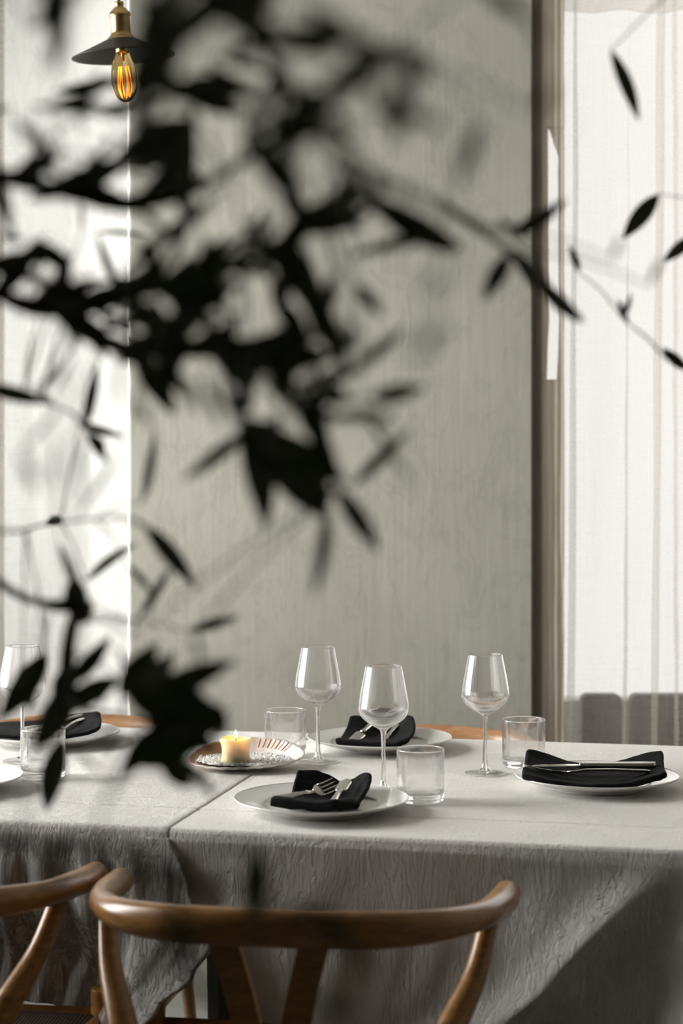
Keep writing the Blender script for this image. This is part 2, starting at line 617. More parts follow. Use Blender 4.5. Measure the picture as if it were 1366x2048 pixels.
cur = curtain('sheer_curtain', 0.476, 1.95, 0.03, 2.5, 4.74, M_sheer,
              [(0.563, 0.545, 0.010, 0.028), (0.690, 0.676, 0.001, 0.016), (0.768, 0.742, 0.024, 0.020), (0.797, 0.806, 0.016, 0.014), (0.95, 0.93, 0.03, 0.03), (1.2, 1.22, 0.03, 0.05), (1.5, 1.5, 0.04, 0.04)], '')
tag(cur, 'sheer cream linen curtain over the right window, beside the narrow drape', 'curtain')
# gathered header band at the top with a wavy lower hem
vs, fs = [], []
N = 300
for j in range(6):
    for i in range(N):
        x = 0.519 + 1.43 * i / (N - 1)
        zb = 2.345 + 0.006 * math.sin(x * 40) + 0.004 * noise.noise((x * 20, 0, 0))
        z = [2.5, 2.42, zb + 0.014, zb + 0.011, zb + 0.003, zb][j]
        y = 4.708 + 0.007 * math.sin(x * 38 + 1) + 0.004 * noise.noise((x * 40, 2, j * .3)) - (0.003 if 2 < j < 5 else 0)
        vs.append((x, y, z))
for j in range(5):
    for i in range(N - 1):
        a = j * N + i
        fs.append((a, a + 1, a + N + 1, a + N))
hb = mesh('curtain_header', vs, fs, M_sheer, cur)
hb['label'] = 'double folded beige header band with wavy hem'
m = hb.modifiers.new('s', 'SOLIDIFY'); m.thickness = 0.002
rod = tube('curtain_rod', [(0.47, 4.78, 2.425), (1.97, 4.78, 2.425)], lambda t: (0.013, 0.013), M_leg, n=16)
tag(rod, 'brown wooden curtain rod behind the cream curtain header', 'curtain rod')

edge = lambda z: interp([(0.0, -0.615), (0.9, -0.672), (1.3, -0.705), (1.9, -0.745), (2.2, -0.78), (2.6, -0.795)], z)


def curtain_left():
    N, R = 260, 46
    vs, fs = [], []
    for j in range(R):
        z = 2.55 - 2.5 * j / (R - 1)
        xe = edge(z)
        for i in range(N):
            u = i / (N - 1)
            x = xe + (-1.78 - xe) * u
            y = 4.70 + 0.012 * math.sin(x * 42 + z) + 0.01 * noise.noise((x * 8, z * 1.2, 1))
            if u < 0.02: y -= 0.004
            vs.append((x, y, z))
    for j in range(R - 1):
        for i in range(N - 1):
            a = j * N + i
            fs.append((a, a + 1, a + N + 1, a + N))
    return mesh('sheer_curtain', vs, fs, M_sheer_l)


tag(curtain_left(), 'bright white sheer curtain at the left edge, hanging beside the splayed wall', 'curtain')
rod = tube('curtain_rod', [(-1.85, 4.74, 2.56), (-0.78, 4.74, 2.56)], lambda t: (0.012, 0.012), M_leg, n=16)
tag(rod, 'dark curtain rod above the white curtain at the left', 'curtain rod')


def drape():
    """gathered opaque drape between pier and sheer curtain; a long slit in it shows the lit curtain behind"""
    Yd = YW + 0.03
    X0, X1 = (1086.5 - 683) * Yd / F, (1127.5 - 683) * Yd / F
    L = [(256, 1096.2), (400, 1096.5), (520, 1097.5), (640, 1098.5), (690, 1096), (758, 1093)]
    Rr = [(256, 1096.4), (262, 1099), (282, 1107), (308, 1114.5), (320, 1117), (340, 1115.5), (400, 1116), (560, 1117), (640, 1118), (700, 1116), (762, 1112.5)]

    def lin(tb, v):
        if v <= tb[0][0]: return tb[0][1]
        for (a, u), (b, w_) in zip(tb, tb[1:]):
            if v <= b: return u + (w_ - u) * (v - a) / (b - a)
        return tb[-1][1]

    def px2x(px): return (px - 683) * Yd / F

    def py2z(py): return CZ - (py - 887) * Yd / F
    vs, fs = [], []

    def disp(x, z):
        low = sstep(1.5, 0.9, z)
        y = 0.0035 * math.sin(x * 420 + 1.5 * noise.noise((0, 0, z * 1.2))) + (0.002 + 0.006 * low) * noise.noise((x * 130, z * 3.0, 1)) + 0.004 * low * noise.noise((x * 260, z * 11, 6))
        return Yd + y

    def panel(fa, fb, z0, z1, nx, nz):
        base = len(vs)
        for j in range(nz + 1):
            z = z0 + (z1 - z0) * j / nz
            a, b = fa(z), fb(z)
            for i in range(nx + 1):
                x = a + (b - a) * i / nx
                vs.append((x, disp(x, z), z))
        for j in range(nz):
            for i in range(nx):
                a = base + j * (nx + 1) + i
                fs.append((a, a + 1, a + nx + 2, a + nx + 1))
    zt_, zb_ = py2z(256), py2z(759)
    ex0 = lambda z: X0
    ex1 = lambda z: X1 + 0.0008 * noise.noise((z * 7, 0, 0))
    py = lambda z: 887 + (CZ - z) * F / Yd
    panel(ex0, ex1, zt_, 2.52, 30, 60)
    panel(ex0, lambda z: px2x(lin(L, py(z))), zb_, zt_, 10, 160)
    panel(lambda z: px2x(lin(Rr, py(z))), ex1, zb_, zt_, 10, 160)
    panel(ex0, ex1, 0.03, zb_, 30, 160)
    o = mesh('side_drape', vs, fs, M_drape)
    m = o.modifiers.new('s', 'SOLIDIFY'); m.thickness = 0.0015
    tag(o, 'narrow gathered grey-beige drape beside the pier, split by a long slit of white light', 'curtain')


drape()


# dark rounded backs of the terrace seats behind the curtain
def bench(xa, xb, label):
    root = empty('terrace_seat', ((xa + xb) / 2, 5.22, 0))
    wd = (xb - xa) / 2
    zt = 0.655
    pts = []
    r = 0.018
    for a in range(0, 91, 15):
        pts.append((wd - r + r * math.sin(math.radians(a)), zt - r + r * math.cos(math.radians(a))))
    pr = [(-x, z) for x, z in reversed(pts)] + pts + [(wd, 0.40), (-wd, 0.40)]
    n = len(pr)
    vs = [(x, -0.03, z) for x, z in pr] + [(x, 0.03, z - 0.002) for x, z in pr]
    fs = [tuple(range(n)), tuple(range(n, 2 * n))] + [(i, (i + 1) % n, n + (i + 1) % n, n + i) for i in range(n)]
    mesh('backrest', vs, fs, M_bench, root, smooth=False)
    boxes('seat', [(-wd, wd, 0.03, 0.42, 0.36, 0.42)], M_bench, root, 0.01)
    for sx in (-1, 1):
        for yy in (0.0, 0.38):
            boxes('leg', [(sx * (wd - 0.015) - 0.012, sx * (wd - 0.015) + 0.012, yy - 0.012, yy + 0.012, -0.02, 0.40 if yy == 0 else 0.36)], M_bench, root)
    tag(root, label, 'seat', 'terrace seats outside the right window')


bench(0.632, 0.738, 'narrow dark seat back outside the right window, left one behind the curtain')
bench(0.762, 1.02, 'wide dark seat back outside the right window, cut by the right edge')

# ================================================================== tables and cloths
TH = math.radians(-12.2)
E = Vector((math.cos(TH), math.sin(TH), 0))
NN = Vector((-math.sin(TH), math.cos(TH), 0))
O = Vector((0, 2.843, 0))
TW = 0.97
SEAM = -0.258
S_R, S_L = 0.50, -1.30


def loc(s, t, z=0.0):
    return O + E * s + NN * t + Vector((0, 0, z))


def table(s0, s1, label):
    c = loc((s0 + s1) / 2, TW / 2)
    root = empty('dining_table', (c.x, c.y, 0), TH)
    hx, hy = (s1 - s0) / 2 - 0.012, TW / 2 - 0.012
    boxes('tabletop', [(-hx, hx, -hy, hy, ZT - 0.034, ZT - 0.006)], M_leg, root, 0.004)
    boxes('apron', [(-hx + .06, hx - .06, -hy + .06, -hy + .08, ZT - .11, ZT - .034), (-hx + .06, hx - .06, hy - .08, hy - .06, ZT - .11, ZT - .034),
                    (-hx + .06, -hx + .08, -hy + .08, hy - .08, ZT - .11, ZT - .034), (hx - .08, hx - .06, -hy + .08, hy - .08, ZT - .11, ZT - .034)], M_leg, root)
    for sx in (-1, 1):
        for sy in (-1, 1):
            x, y = sx * (hx - 0.05), sy * (hy - 0.05)
            vs, fs = [], []
            tube_into(vs, fs, [Vector((x, y, ZT - 0.034)), Vector((x, y, 0.4)), Vector((x, y, 0.0))], lambda t: (0.028 - 0.010 * t, 0.028 - 0.010 * t), 4, Vector((0, 1, 0)))
            mesh('leg', vs, fs, M_leg, root, smooth=False)
    tag(root, label, 'table', 'dining tables under the cloths')


table(SEAM + 0.002, S_R, 'dark wooden dining table under the right tablecloth, at the pillar side')
table(S_L, SEAM - 0.002, 'dark wooden dining table under the crinkled left tablecloth')

RC = 0.010


def cloth_top_z(s, t, lift):
    z = ZT + lift
    # pressed fold line running the length of the tables
    tc = 0.165 + 0.004 * math.sin(s * 9) + 0.01 * s
    brk = 0.5 + 0.5 * noise.noise((s * 7, 4.2, 0))
    z += 0.0022 * brk * math.exp(-((t - tc) / 0.004) ** 2) - 0.0010 * math.exp(-((t - tc + 0.010) / 0.008) ** 2)
    z += 0.0009 * noise.noise((s * 9, t * 9, 0)) + 0.0004 * noise.noise((s * 28, t * 34, 3))
    z += 0.0007 * max(0, noise.noise((s * 3 + t * 8, t * 4, 9)))
    return z


def build_cloth(name, s0, s1, open0, open1, lift, hem, border0, border1, shape, mat_, out):
    """open0/open1: True when that end hangs down, False when it stops at the seam"""
    vs, fs = [], []
    t0, t1 = RC, TW - RC
    a0 = s0 + RC if open0 else s0
    a1 = s1 - RC if open1 else s1
    NS, NT = int((a1 - a0) / 0.006), 120

    def addgrid(rows):
        base = len(vs); w_ = len(rows[0])
        for r in rows: vs.extend(r)
        for j in range(len(rows) - 1):
            for i in range(w_ - 1):
                a = base + j * w_ + i
                fs.append((a, a + 1, a + w_ + 1, a + w_))
    # t samples, finer near the fold line
    ts = sorted(set([t0 + (t1 - t0) * j / NT for j in range(NT + 1)] + [0.13 + 0.0025 * k for k in range(30)]))
    ss = [a0 + (a1 - a0) * i / NS for i in range(NS + 1)]

    def fadeedge(s, t):
        d = min(t - t0, t1 - t, (s - a0) if open0 else 9, (a1 - s) if open1 else 9)
        return min(1, max(0, d / 0.03))

    def topz(s, t):
        f = fadeedge(s, t)
        return (ZT + lift) + (cloth_top_z(s, t, lift) - ZT - lift) * f + seamlift(s)

    def seamlift(s):
        if not open1 and s > a1 - 0.016: return -0.0015 * (s - (a1 - 0.016)) / 0.016 + 0.0010 * math.exp(-((s - a1 + 0.010) / 0.008) ** 2)
        return 0
    addgrid([[loc(s, t, topz(s, t)) for s in ss] for t in ts])
    # skirt: walk the hanging perimeter
    per = []
    if open0:
        pass
    # front edge left -> right
    front = [(s, t0, 0.0, -1.0) for s in ss]
    back = [(s, t1, 0.0, 1.0) for s in reversed(ss)]
    K = 14
    per = list(front)
    if open1:
        per += [(a1, t0, math.sin(PI / 2 * k / K), -math.cos(PI / 2 * k / K)) for k in range(1, K)]
        per += [(a1, t, 1.0, 0.0) for t in [t0 + (t1 - t0) * j / 120 for j in range(121)]]
        per += [(a1, t1, math.cos(PI / 2 * k / K), math.sin(PI / 2 * k / K)) for k in range(1, K)]
        per += back
        loops = [per]
    if open0:
        per2 = list(back)
        per2 += [(a0, t1, -math.sin(PI / 2 * k / K), math.cos(PI / 2 * k / K)) for k in range(1, K)]
        per2 += [(a0, t, -1.0, 0.0) for t in [t1 - (t1 - t0) * j / 120 for j in range(121)]]
        per2 += [(a0, t0, -math.cos(PI / 2 * k / K), -math.sin(PI / 2 * k / K)) for k in range(1, K)]
        per2 += front
        loops = [per2]
    vrows = [0, 0.15, 0.3, 0.5, 0.7, 0.85, 1.0]
    for per in loops:
        L = [0.0]
        for (a, b, c, d), (e, f, g, h) in zip(per, per[1:]):
            L.append(L[-1] + math.hypot(e - a, f - b) + 0.012 * math.hypot(g - c, h - d))
        rows = []
        for v in vrows:          # rolled edge
            ph = v * PI / 2
            rows.append([loc(s + nx * RC * math.sin(ph), t + ny * RC * math.sin(ph), topz(s, t) - RC * (1 - math.cos(ph))) for s, t, nx, ny in per])
        ND = 60
        for j in range(1, ND + 1):
            v = j / ND
            row = []
            for (s, t, nx, ny), l in zip(per, L):
                isf = ny < -0.99
                hz = hem(s, l) if isf else hem(s, l) * 0.9
                zt_ = ZT + lift - RC
                z = zt_ + (hz - zt_) * v
                dpth = zt_ - z
                d = shape(s, l, dpth, isf, nx, ny) + out * sstep(0, 0.05, dpth)
                sh = 0.0
                if isf:
                    b0 = border0(z) if border0 else None
                    b1 = border1(z) if border1 else None
                    if b0 is not None: sh += (b0 - s0) * math.exp(-max(0, s - s0) / 0.12)
                    if b1 is not None: sh += (b1 - s1) * math.exp(-max(0, s1 - s) / 0.12)
                row.append(loc(s + sh + nx * (RC + d), t + ny * (RC + d), z))
            rows.append(row)
        addgrid(rows)
    o = mesh(name, vs, fs, mat_)
    md = o.modifiers.new('s', 'SOLIDIFY'); md.thickness = 0.0012; md.offset = -1
    return o


def shape_right(s, l, dp, isf, nx, ny):
    d = 0.010 * sstep(0, 0.15, dp)
    d += (0.010 * noise.noise((l * 5, dp * 2.2, 1.3)) + 0.004 * noise.noise((l * 16 + dp * 6, dp * 6, 5))) * sstep(0.0, 0.12, dp)
    # broad fold falling from the corner
    if isf:
        line = S_R - 0.035 - dp * 0.95
        g = (s - line)
        d += 0.024 * sstep(0.0, 0.12, dp) * math.exp(-(g / 0.035) ** 2)
        d -= 0.008 * sstep(0.03, 0.15, dp) * math.exp(-((g - 0.07) / 0.035) ** 2)
        d += 0.03 * sstep(0.02, 0.3, dp) * math.exp(-((s - S_R) / 0.05) ** 2)
        # lap fold under the middle
        line2 = 0.30 - (dp - 0.20) * 2.4
        d += 0.008 * sstep(0.1, 0.2, dp) * math.exp(-((s - line2) / 0.05) ** 2)
    else:
        d += 0.02 * sstep(0.02, 0.3, dp) * (0.5 + 0.5 * math.sin(l * 34))
    if abs(nx) > 0.01 and abs(ny) > 0.01: d += 0.05 * sstep(0.02, 0.3, dp)
    return d + 0.004


def shape_left(s, l, dp, isf, nx, ny):
    d = 0.014 * sstep(0, 0.2, dp)
    w_ = l + 0.10 * dp * math.sin(l * 7)
    d += 0.0045 * sstep(0.0, 0.1, dp) * math.sin(w_ * 95 + 3 * noise.noise((l * 9, dp * 3, 0)))
    d += (0.006 * noise.noise((w_ * 30, dp * 3, 2.3)) + 0.003 * noise.noise((w_ * 75, dp * 6, 5))) * sstep(0.0, 0.06, dp)
    if isf:
        d += 0.03 * sstep(0.12, 0.3, dp) * math.exp(-((s + 0.27) / 0.05) ** 2)
        d -= 0.075 * sstep(0.10, 0.22, dp) * (1 - sstep(-0.40, -0.33, s))
    return d + 0.004


hemR = lambda s, l: 0.468 if s < 0.14 else 0.468 - 0.20 * sstep(0.14, 0.34, s)
hemL = lambda s, l: interp([(-1.3, 0.465), (-0.47, 0.468), (-0.43, 0.46), (-0.37, 0.36), (-0.258, 0.33)], s)
bR = lambda z: interp([(0.50, -0.13), (0.575, -0.155), (0.60, -0.20), (0.64, -0.28), (0.70, -0.29), (0.75, SEAM - 0.035)], z)
bL = lambda z: interp([(0.33, -0.40), (0.45, -0.298), (0.50, -0.258), (0.545, -0.21), (0.588, -0.185), (0.67, -0.222), (0.75, SEAM)], z)

clR = build_cloth('tablecloth', SEAM - 0.035, S_R, False, True, 0.0, hemR, bR, None, shape_right, M_linen_r, 0.0)
tag(clR, 'white linen tablecloth on the right table, hanging with a broad diagonal corner fold', 'tablecloth')
clL = build_cloth('tablecloth', S_L, SEAM, True, False, 0.0014, hemL, None, bL, shape_left, M_linen_l, 0.007)
tag(clL, 'white linen tablecloth on the left table, its hanging side finely crinkled', 'tablecloth')


# ================================================================== chairs
def chair(mat_, label, group):
    root = empty('wishbone_chair', (0, 0, 0))
    # bent top rail: arms and back in one bow
    half = [(0.272, 0.085, 0.700), (0.270, 0.03, 0.702), (0.264, -0.03, 0.706), (0.248, -0.11, 0.711), (0.205, -0.19, 0.717), (0.14, -0.240, 0.721), (0.07, -0.262, 0.724)]
    pts = half + [(0, -0.268, 0.725)] + [(-x, y, z) for x, y, z in reversed(half)]
    P = spline3(pts, 8)
    L = len(P)

    def rr(t):
        e = min(t, 1 - t) * 2
        end = 0.35 + 0.65 * min(1, math.sqrt(max(0, e / 0.03)))
        ra = (0.0175 + 0.004 * math.exp(-((e - 0.22) / 0.15) ** 2)) * end
        rb = (0.0175 + 0.0065 * sstep(0.35, 0.8, e)) * end
        return ra, rb
    tube('top_rail', P, rr, mat_, root, 16)
    # back legs sweep from the floor, back at seat height, then forward up to the arm
    for s in (-1, 1):
        pl = [(s * 0.205, -0.26, 0.0), (s * 0.200, -0.245, 0.15), (s * 0.185, -0.228, 0.33), (s * 0.183, -0.212, 0.45), (s * 0.203, -0.170, 0.55), (s * 0.240, -0.105, 0.63), (s * 0.257, -0.055, 0.70)]
        tube('back_leg', spline3(pl, 7), lambda t: (0.0125 + 0.010 * math.exp(-((t - 0.58) / 0.22) ** 2),) * 2, mat_, root, 14, Vector((0, 1, 0)))
        pf = [(s * 0.248, 0.180, 0.0), (s * 0.252, 0.180, 0.2), (s * 0.255, 0.180, 0.40), (s * 0.255, 0.180, 0.488), (s * 0.255, 0.180, 0.503), (s * 0.255, 0.180, 0.510)]
        tube('front_leg', spline3(pf, 6), lambda t: ((0.012 + 0.009 * min(1, t * 2)) * (math.sqrt(max(0.03, 1 - max(0, (t - 0.88) / 0.12) ** 2))),) * 2, mat_, root, 14, Vector((0, 1, 0)))
    # Y splat
    zz, xx = [], []
    vs, fs = [], []

    def slab(path, wd):
        n0 = len(vs)
        for p, q in zip(path, wd):
            for dx, dy in ((-q, -0.006), (q, -0.006), (q, 0.006), (-q, 0.006)):
                vs.append((p[0] + dx, p[1] + dy, p[2]))
        for i in range(len(path) - 1):
            for k in range(4):
                a = n0 + i * 4
                fs.append((a + k, a + (k + 1) % 4, a + 4 + (k + 1) % 4, a + 4 + k))
        fs.append((n0, n0 + 1, n0 + 2, n0 + 3)); e = len(vs) - 4; fs.append((e, e + 1, e + 2, e + 3))
    for s in (-1, 1):
        path = [(0 + s * 0.014, -0.215, 0.425), (s * 0.016, -0.222, 0.50), (s * 0.024, -0.228, 0.56), (s * 0.040, -0.240, 0.64), (s * 0.060, -0.252, 0.715)]
        path = spline3(path, 5)
        slab(path, [0.016 + 0.003 * i / len(path) for i in range(len(path))])
    sp = mesh('back_splat', vs, fs, mat_, root, smooth=False)
    # seat frame and woven seat
    def bar(name, a, b, r=0.014):
        tube(name, [Vector(a), (Vector(a) + Vector(b)) / 2, Vector(b)], lambda t: (r, r * 1.3), mat_, root, 12)
    bar('seat_rail', (-0.255, 0.180, 0.46), (0.255, 0.180, 0.46))
    bar('seat_rail', (-0.196, -0.205, 0.445), (0.196, -0.205, 0.445))
    for s in (-1, 1):
        bar('seat_rail', (s * 0.255, 0.180, 0.455), (s * 0.196, -0.205, 0.44))
        bar('stretcher', (s * 0.250, 0.180, 0.26), (s * 0.197, -0.235, 0.22), 0.010)
    bar('stretcher', (-0.249, 0.180, 0.20), (0.249, 0.180, 0.20), 0.010)
    bar('stretcher', (-0.197, -0.245, 0.26), (0.197, -0.245, 0.26), 0.010)
    vs, fs = [], []
    NX, NY = 16, 16
    for sgn in (1, -1):
        b = len(vs)
        for j in range(NY + 1):
            y = -0.205 + 0.385 * j / NY
            wx = 0.196 + 0.059 * j / NY + 0.004
            for i in range(NX + 1):
                u = i / NX * 2 - 1
                v = j / NY * 2 - 1
                e = (1 - abs(u) ** 6) * (1 - abs(v) ** 6)
                dip = -0.012 * (1 - u * u) * (1 - v * v)
                vs.append((wx * u, y, 0.452 + 0.016 * j / NY + sgn * 0.014 * e ** 0.5 + dip + (0 if sgn > 0 else -0.004)))
        for j in range(NY):
            for i in range(NX):
                a = b + j * (NX + 1) + i
                fs.append((a, a + 1, a + NX + 2, a + NX + 1))
    mesh('seat', vs, fs, M_seat, root)
    return tag(root, label, 'chair', group)


c1 = chair(M_oak, 'walnut wishbone chair in the middle foreground, its curved top rail fully in view', 'wooden wishbone chairs')
c1.location = (-0.052, 2.67, 0); c1.rotation_euler.z = math.radians(-8.5)
c2 = copy_tree(c1)
c2['label'] = 'walnut wishbone chair cut off by the left edge, only its right arm in view'
c2.location = (-0.630, 2.79, 0); c2.rotation_euler.z = math.radians(-8.5)
c3 = chair(M_oak_far, 'oak wishbone chair tucked behind the table, its rail showing beside the right wine glass stem', 'wooden wishbone chairs')
c3.location = (0.135, 3.715, 0); c3.rotation_euler.z = PI + TH
c4 = copy_tree(c3)
c4['label'] = 'oak wishbone chair behind the table at left, rail showing between leaves and plate'
c4.location = (-0.56, 3.875, 0); c4.rotation_euler.z = PI + TH


# ================================================================== tableware
def plate():
    R = 0.1335
    top = smooth_prof([(0, 0.0065), (0.04, 0.0065), (0.075, 0.0068), (0.086, 0.009), (0.093, 0.0125), (0.115, 0.0170), (R - 0.002, 0.0212), (R, 0.0222)], 5)
    bot = smooth_prof([(R, 0.0222), (R + 0.0006, 0.0208), (R - 0.002, 0.0185), (0.115, 0.0125), (0.095, 0.0070), (0.082, 0.0028), (0.079, 0.0), (0.074, 0.0), (0.072, 0.003), (0, 0.003)], 5)
    vs, fs = lathe_data(top + bot[1:], 96)
    return mesh('dinner_plate', vs, fs, M_plate)


def surf(p, dz=0.0):
    return (p.x, p.y, ZT + dz)


pl_spec = [((643, 3.032), 0.0012, 'white dinner plate nearest the camera, under the black napkin with fork and knife tucked in'),
           ((759, 3.66), 0.0012, 'white dinner plate at the back, left of the oak chair rail, black napkin on it'),
           ((1193, 3.242), 0.0012, 'white dinner plate at the right end under the wide black napkin with curled ends'),
           ((97, 3.718), 0.0026, 'white dinner plate at the back left, behind the left stemless glass'),
           ((-120, 3.222), 0.0026, 'white dinner plate at the left edge of the photo, only its bright right rim showing')]
proto = None
for (px, Y), dz, lab in pl_spec:
    o = plate() if proto is None else proto.copy()
    if proto is None: proto = o
    else: col.objects.link(o)
    o.location = ((px - 683) * Y / F, Y, ZT + dz)
    tag(o, lab, 'plate', 'white dinner plates')


def wine_glass():
    root = empty('wine_glass', (0, 0, 0))
    th = 0.0011
    outer = smooth_prof([(0.0052, 0.098), (0.0085, 0.1015), (0.020, 0.108), (0.0335, 0.118), (0.0400, 0.129), (0.0412, 0.138), (0.0385, 0.158), (0.0335, 0.184), (0.0300, 0.2025)], 6) + [(0.02982, 0.2033)]
    inner = [(0.02982 - th, 0.2033)] + smooth_prof([(0.0300 - th, 0.2025), (0.0335 - th, 0.184), (0.0385 - th, 0.158), (0.0412 - th * 1.2, 0.138), (0.0400 - th * 1.4, 0.1295), (0.0325 - th, 0.1195), (0.019, 0.1105), (0.008, 0.1058), (0, 0.1050)], 6)
    vs, fs = lathe_data(outer + [(0.02985 - th / 2, 0.2038)] + inner, 64)
    mesh('bowl', vs, fs, M_glass, root)
    st = smooth_prof([(0.0110, 0.0058), (0.0062, 0.0115), (0.0042, 0.022), (0.0035, 0.045), (0.0034, 0.070), (0.0042, 0.090), (0.0052, 0.098)], 6)
    vs, fs = lathe_data(st, 32)
    mesh('stem', vs, fs, M_glass, root)
    ft = [(0, 0.0004), (0.020, 0.0002), (0.0345, 0.0), (0.0352, 0.0006), (0.0348, 0.0013)] + smooth_prof([(0.033, 0.0016), (0.024, 0.0024), (0.016, 0.0040), (0.0110, 0.0058)], 4)
    vs, fs = lathe_data(ft, 64)
    mesh('foot', vs, fs, M_glass, root)
    return root


def tumbler():
    R, H_ = 0.0378, 0.083
    prof = [(0, 0.0012), (R * 0.72, 0.0010), (R * 0.80, 0.0)] + smooth_prof([(R * 0.90, 0.0), (R * 0.965, 0.003), (R * 0.985, 0.008), (R * 0.99, 0.014), (R * 0.993, 0.03), (R, H_ * 0.6), (R, H_ - 0.012)], 3) + [(R, H_ - 0.005), (R, H_ - 0.0025), (R, H_ - 0.0012), (R - 0.0004, H_ - 0.0003), (R - 0.0009, H_), (R - 0.0014, H_ - 0.0003), (R - 0.0018, H_ - 0.0012), (R - 0.0018, H_ - 0.0025), (R - 0.0018, H_ - 0.005)] + smooth_prof([(R - 0.0018, H_ - 0.012), (R - 0.0020, H_ * 0.6), (R - 0.0023, 0.030), (R - 0.0026, 0.020), (R - 0.0055, 0.0135), (R * 0.5, 0.0108), (0, 0.0102)], 5)
    vs, fs = lathe_data(prof, 72)
    return mesh('stemless_glass', vs, fs, M_glass)


wg = [((636, 3.498), 0.0012, 'stemmed wine glass beside the candle dish, left one of the middle pair'),
      ((767, 3.20), 0.0012, 'stemmed wine glass rising behind the nearest plate, right of the middle pair'),
      ((970, 3.377), 0.0012, 'stemmed wine glass on the right, beside the far right stemless glass'),
      ((45, 3.50), 0.0026, 'stemmed wine glass at the far left, half covered by dark leaves')]
proto = None
for (px, Y), dz, lab in wg:
    o = wine_glass() if proto is None else copy_tree(proto)
    proto = proto or o
    o.location = ((px - 683) * Y / F, Y, ZT + dz)
    tag(o, lab, 'wine glass', 'empty stemmed wine glasses')
tg = [((571, 3.57), 0.0012, 'stemless water glass behind the candle dish, left of the tall wine glass'),
      ((841, 3.117), 0.0012, 'stemless water glass touching the right rim of the nearest plate'),
      ((1047.5, 3.45), 0.0012, 'stemless water glass behind the right-hand plate, before the pier edge'),
      ((86, 3.33), 0.0026, 'stemless water glass at far left in front of the back left plate')]
proto = None
for (px, Y), dz, lab in tg:
    o = tumbler() if proto is None else proto.copy()
    if proto is None: proto = o
    else: col.objects.link(o)
    o.location = ((px - 683) * Y / F, Y, ZT + dz)
    tag(o, lab, 'glass', 'empty stemless water glasses')


# ------------------------------------------------------------------ napkins (folded cloth from a control net)
def napkin(net, label, th=0.007, sub=3):
    """net rows: lists of (x, y, Y)"""
    R, C = len(net), len(net[0])
    ctr = Vector((0, 0, 0))
    P = [[at(*p) for p in r] for r in net]
    for r in P:
        for p in r: ctr += p
    ctr /= R * C
    # densify by splines both ways
    rows = [spline3(r, 6) for r in P]
    colsn = len(rows[0])
    cols_ = [spline3([rows[j][i] for j in range(R)], 6) for i in range(colsn)]
    nr = len(cols_[0])
    vs, fs = [], []
    for j in range(nr):
        for i in range(colsn):
            p = cols_[i][j].copy()
            p.z += 0.0018 * noise.noise((p.x * 60, p.y * 60, p.z * 60)) + 0.0012 * noise.noise((p.x * 150, p.y * 90, 4))
            vs.append(p - ctr)
    for j in range(nr - 1):
        for i in range(colsn - 1):
            a = j * colsn + i
            fs.append((a, a + 1, a + colsn + 1, a + colsn))
    o = mesh('folded_napkin', vs, fs, M_nap)
    o.location = ctr
    m = o.modifiers.new('s', 'SOLIDIFY'); m.thickness = th; m.offset = 0; m.use_rim = True
    m = o.modifiers.new('b', 'SUBSURF'); m.levels = 1; m.render_levels = 1
    tag(o, label, 'napkin', 'black linen napkins')
    return o


napkin([[(594, 1542, 3.12), (622, 1541, 3.13), (655, 1549, 3.14), (684, 1567, 3.14), (705, 1560, 3.13), (728, 1547, 3.12), (743, 1550, 3.10)],
        [(588, 1565, 3.09), (615, 1568, 3.10), (650, 1574, 3.11), (680, 1584, 3.11), (705, 1580, 3.10), (728, 1566, 3.09), (741, 1563, 3.08)],
        [(578, 1592, 3.05), (606, 1597, 3.06), (645, 1601, 3.07), (678, 1603, 3.07), (700, 1600, 3.06), (722, 1588, 3.05), (734, 1580, 3.04)],
        [(545, 1596, 2.985), (585, 1601, 2.975), (632, 1607, 2.97), (670, 1603, 2.97), (690, 1602, 2.985), (708, 1606, 2.99), (720, 1603, 2.99)],
        [(541, 1601, 2.97), (583, 1609, 2.96), (632, 1614, 2.955), (672, 1610, 2.955), (694, 1609, 2.97), (708, 1611, 2.98), (718, 1608, 2.985)],
        [(540, 1609, 2.975), (583, 1618, 2.96), (632, 1623, 2.95), (672, 1622, 2.95), (695, 1620, 2.965), (706, 1617, 2.98), (714, 1613, 2.99)]],
       'black napkin on the nearest plate, two corners standing and a rolled front edge')
napkin([[(700, 1434, 3.76), (722, 1433, 3.77), (755, 1444, 3.78), (790, 1444, 3.78), (812, 1433, 3.77), (828, 1437, 3.75)],
        [(692, 1458, 3.71), (718, 1458, 3.72), (752, 1464, 3.73), (788, 1462, 3.73), (814, 1454, 3.72), (831, 1450, 3.71)],
        [(680, 1478, 3.65), (714, 1480, 3.65), (750, 1481, 3.66), (786, 1480, 3.66), (812, 1472, 3.66), (828, 1466, 3.66)],
        [(671, 1480, 3.61), (710, 1485, 3.59), (748, 1487, 3.59), (786, 1488, 3.59), (806, 1482, 3.60), (820, 1476, 3.61)],
        [(672, 1488, 3.60), (712, 1494, 3.58), (750, 1495, 3.575), (786, 1495, 3.58), (806, 1490, 3.59), (818, 1483, 3.60)]],
       'black napkin on the back plate, seen through the middle wine glass')
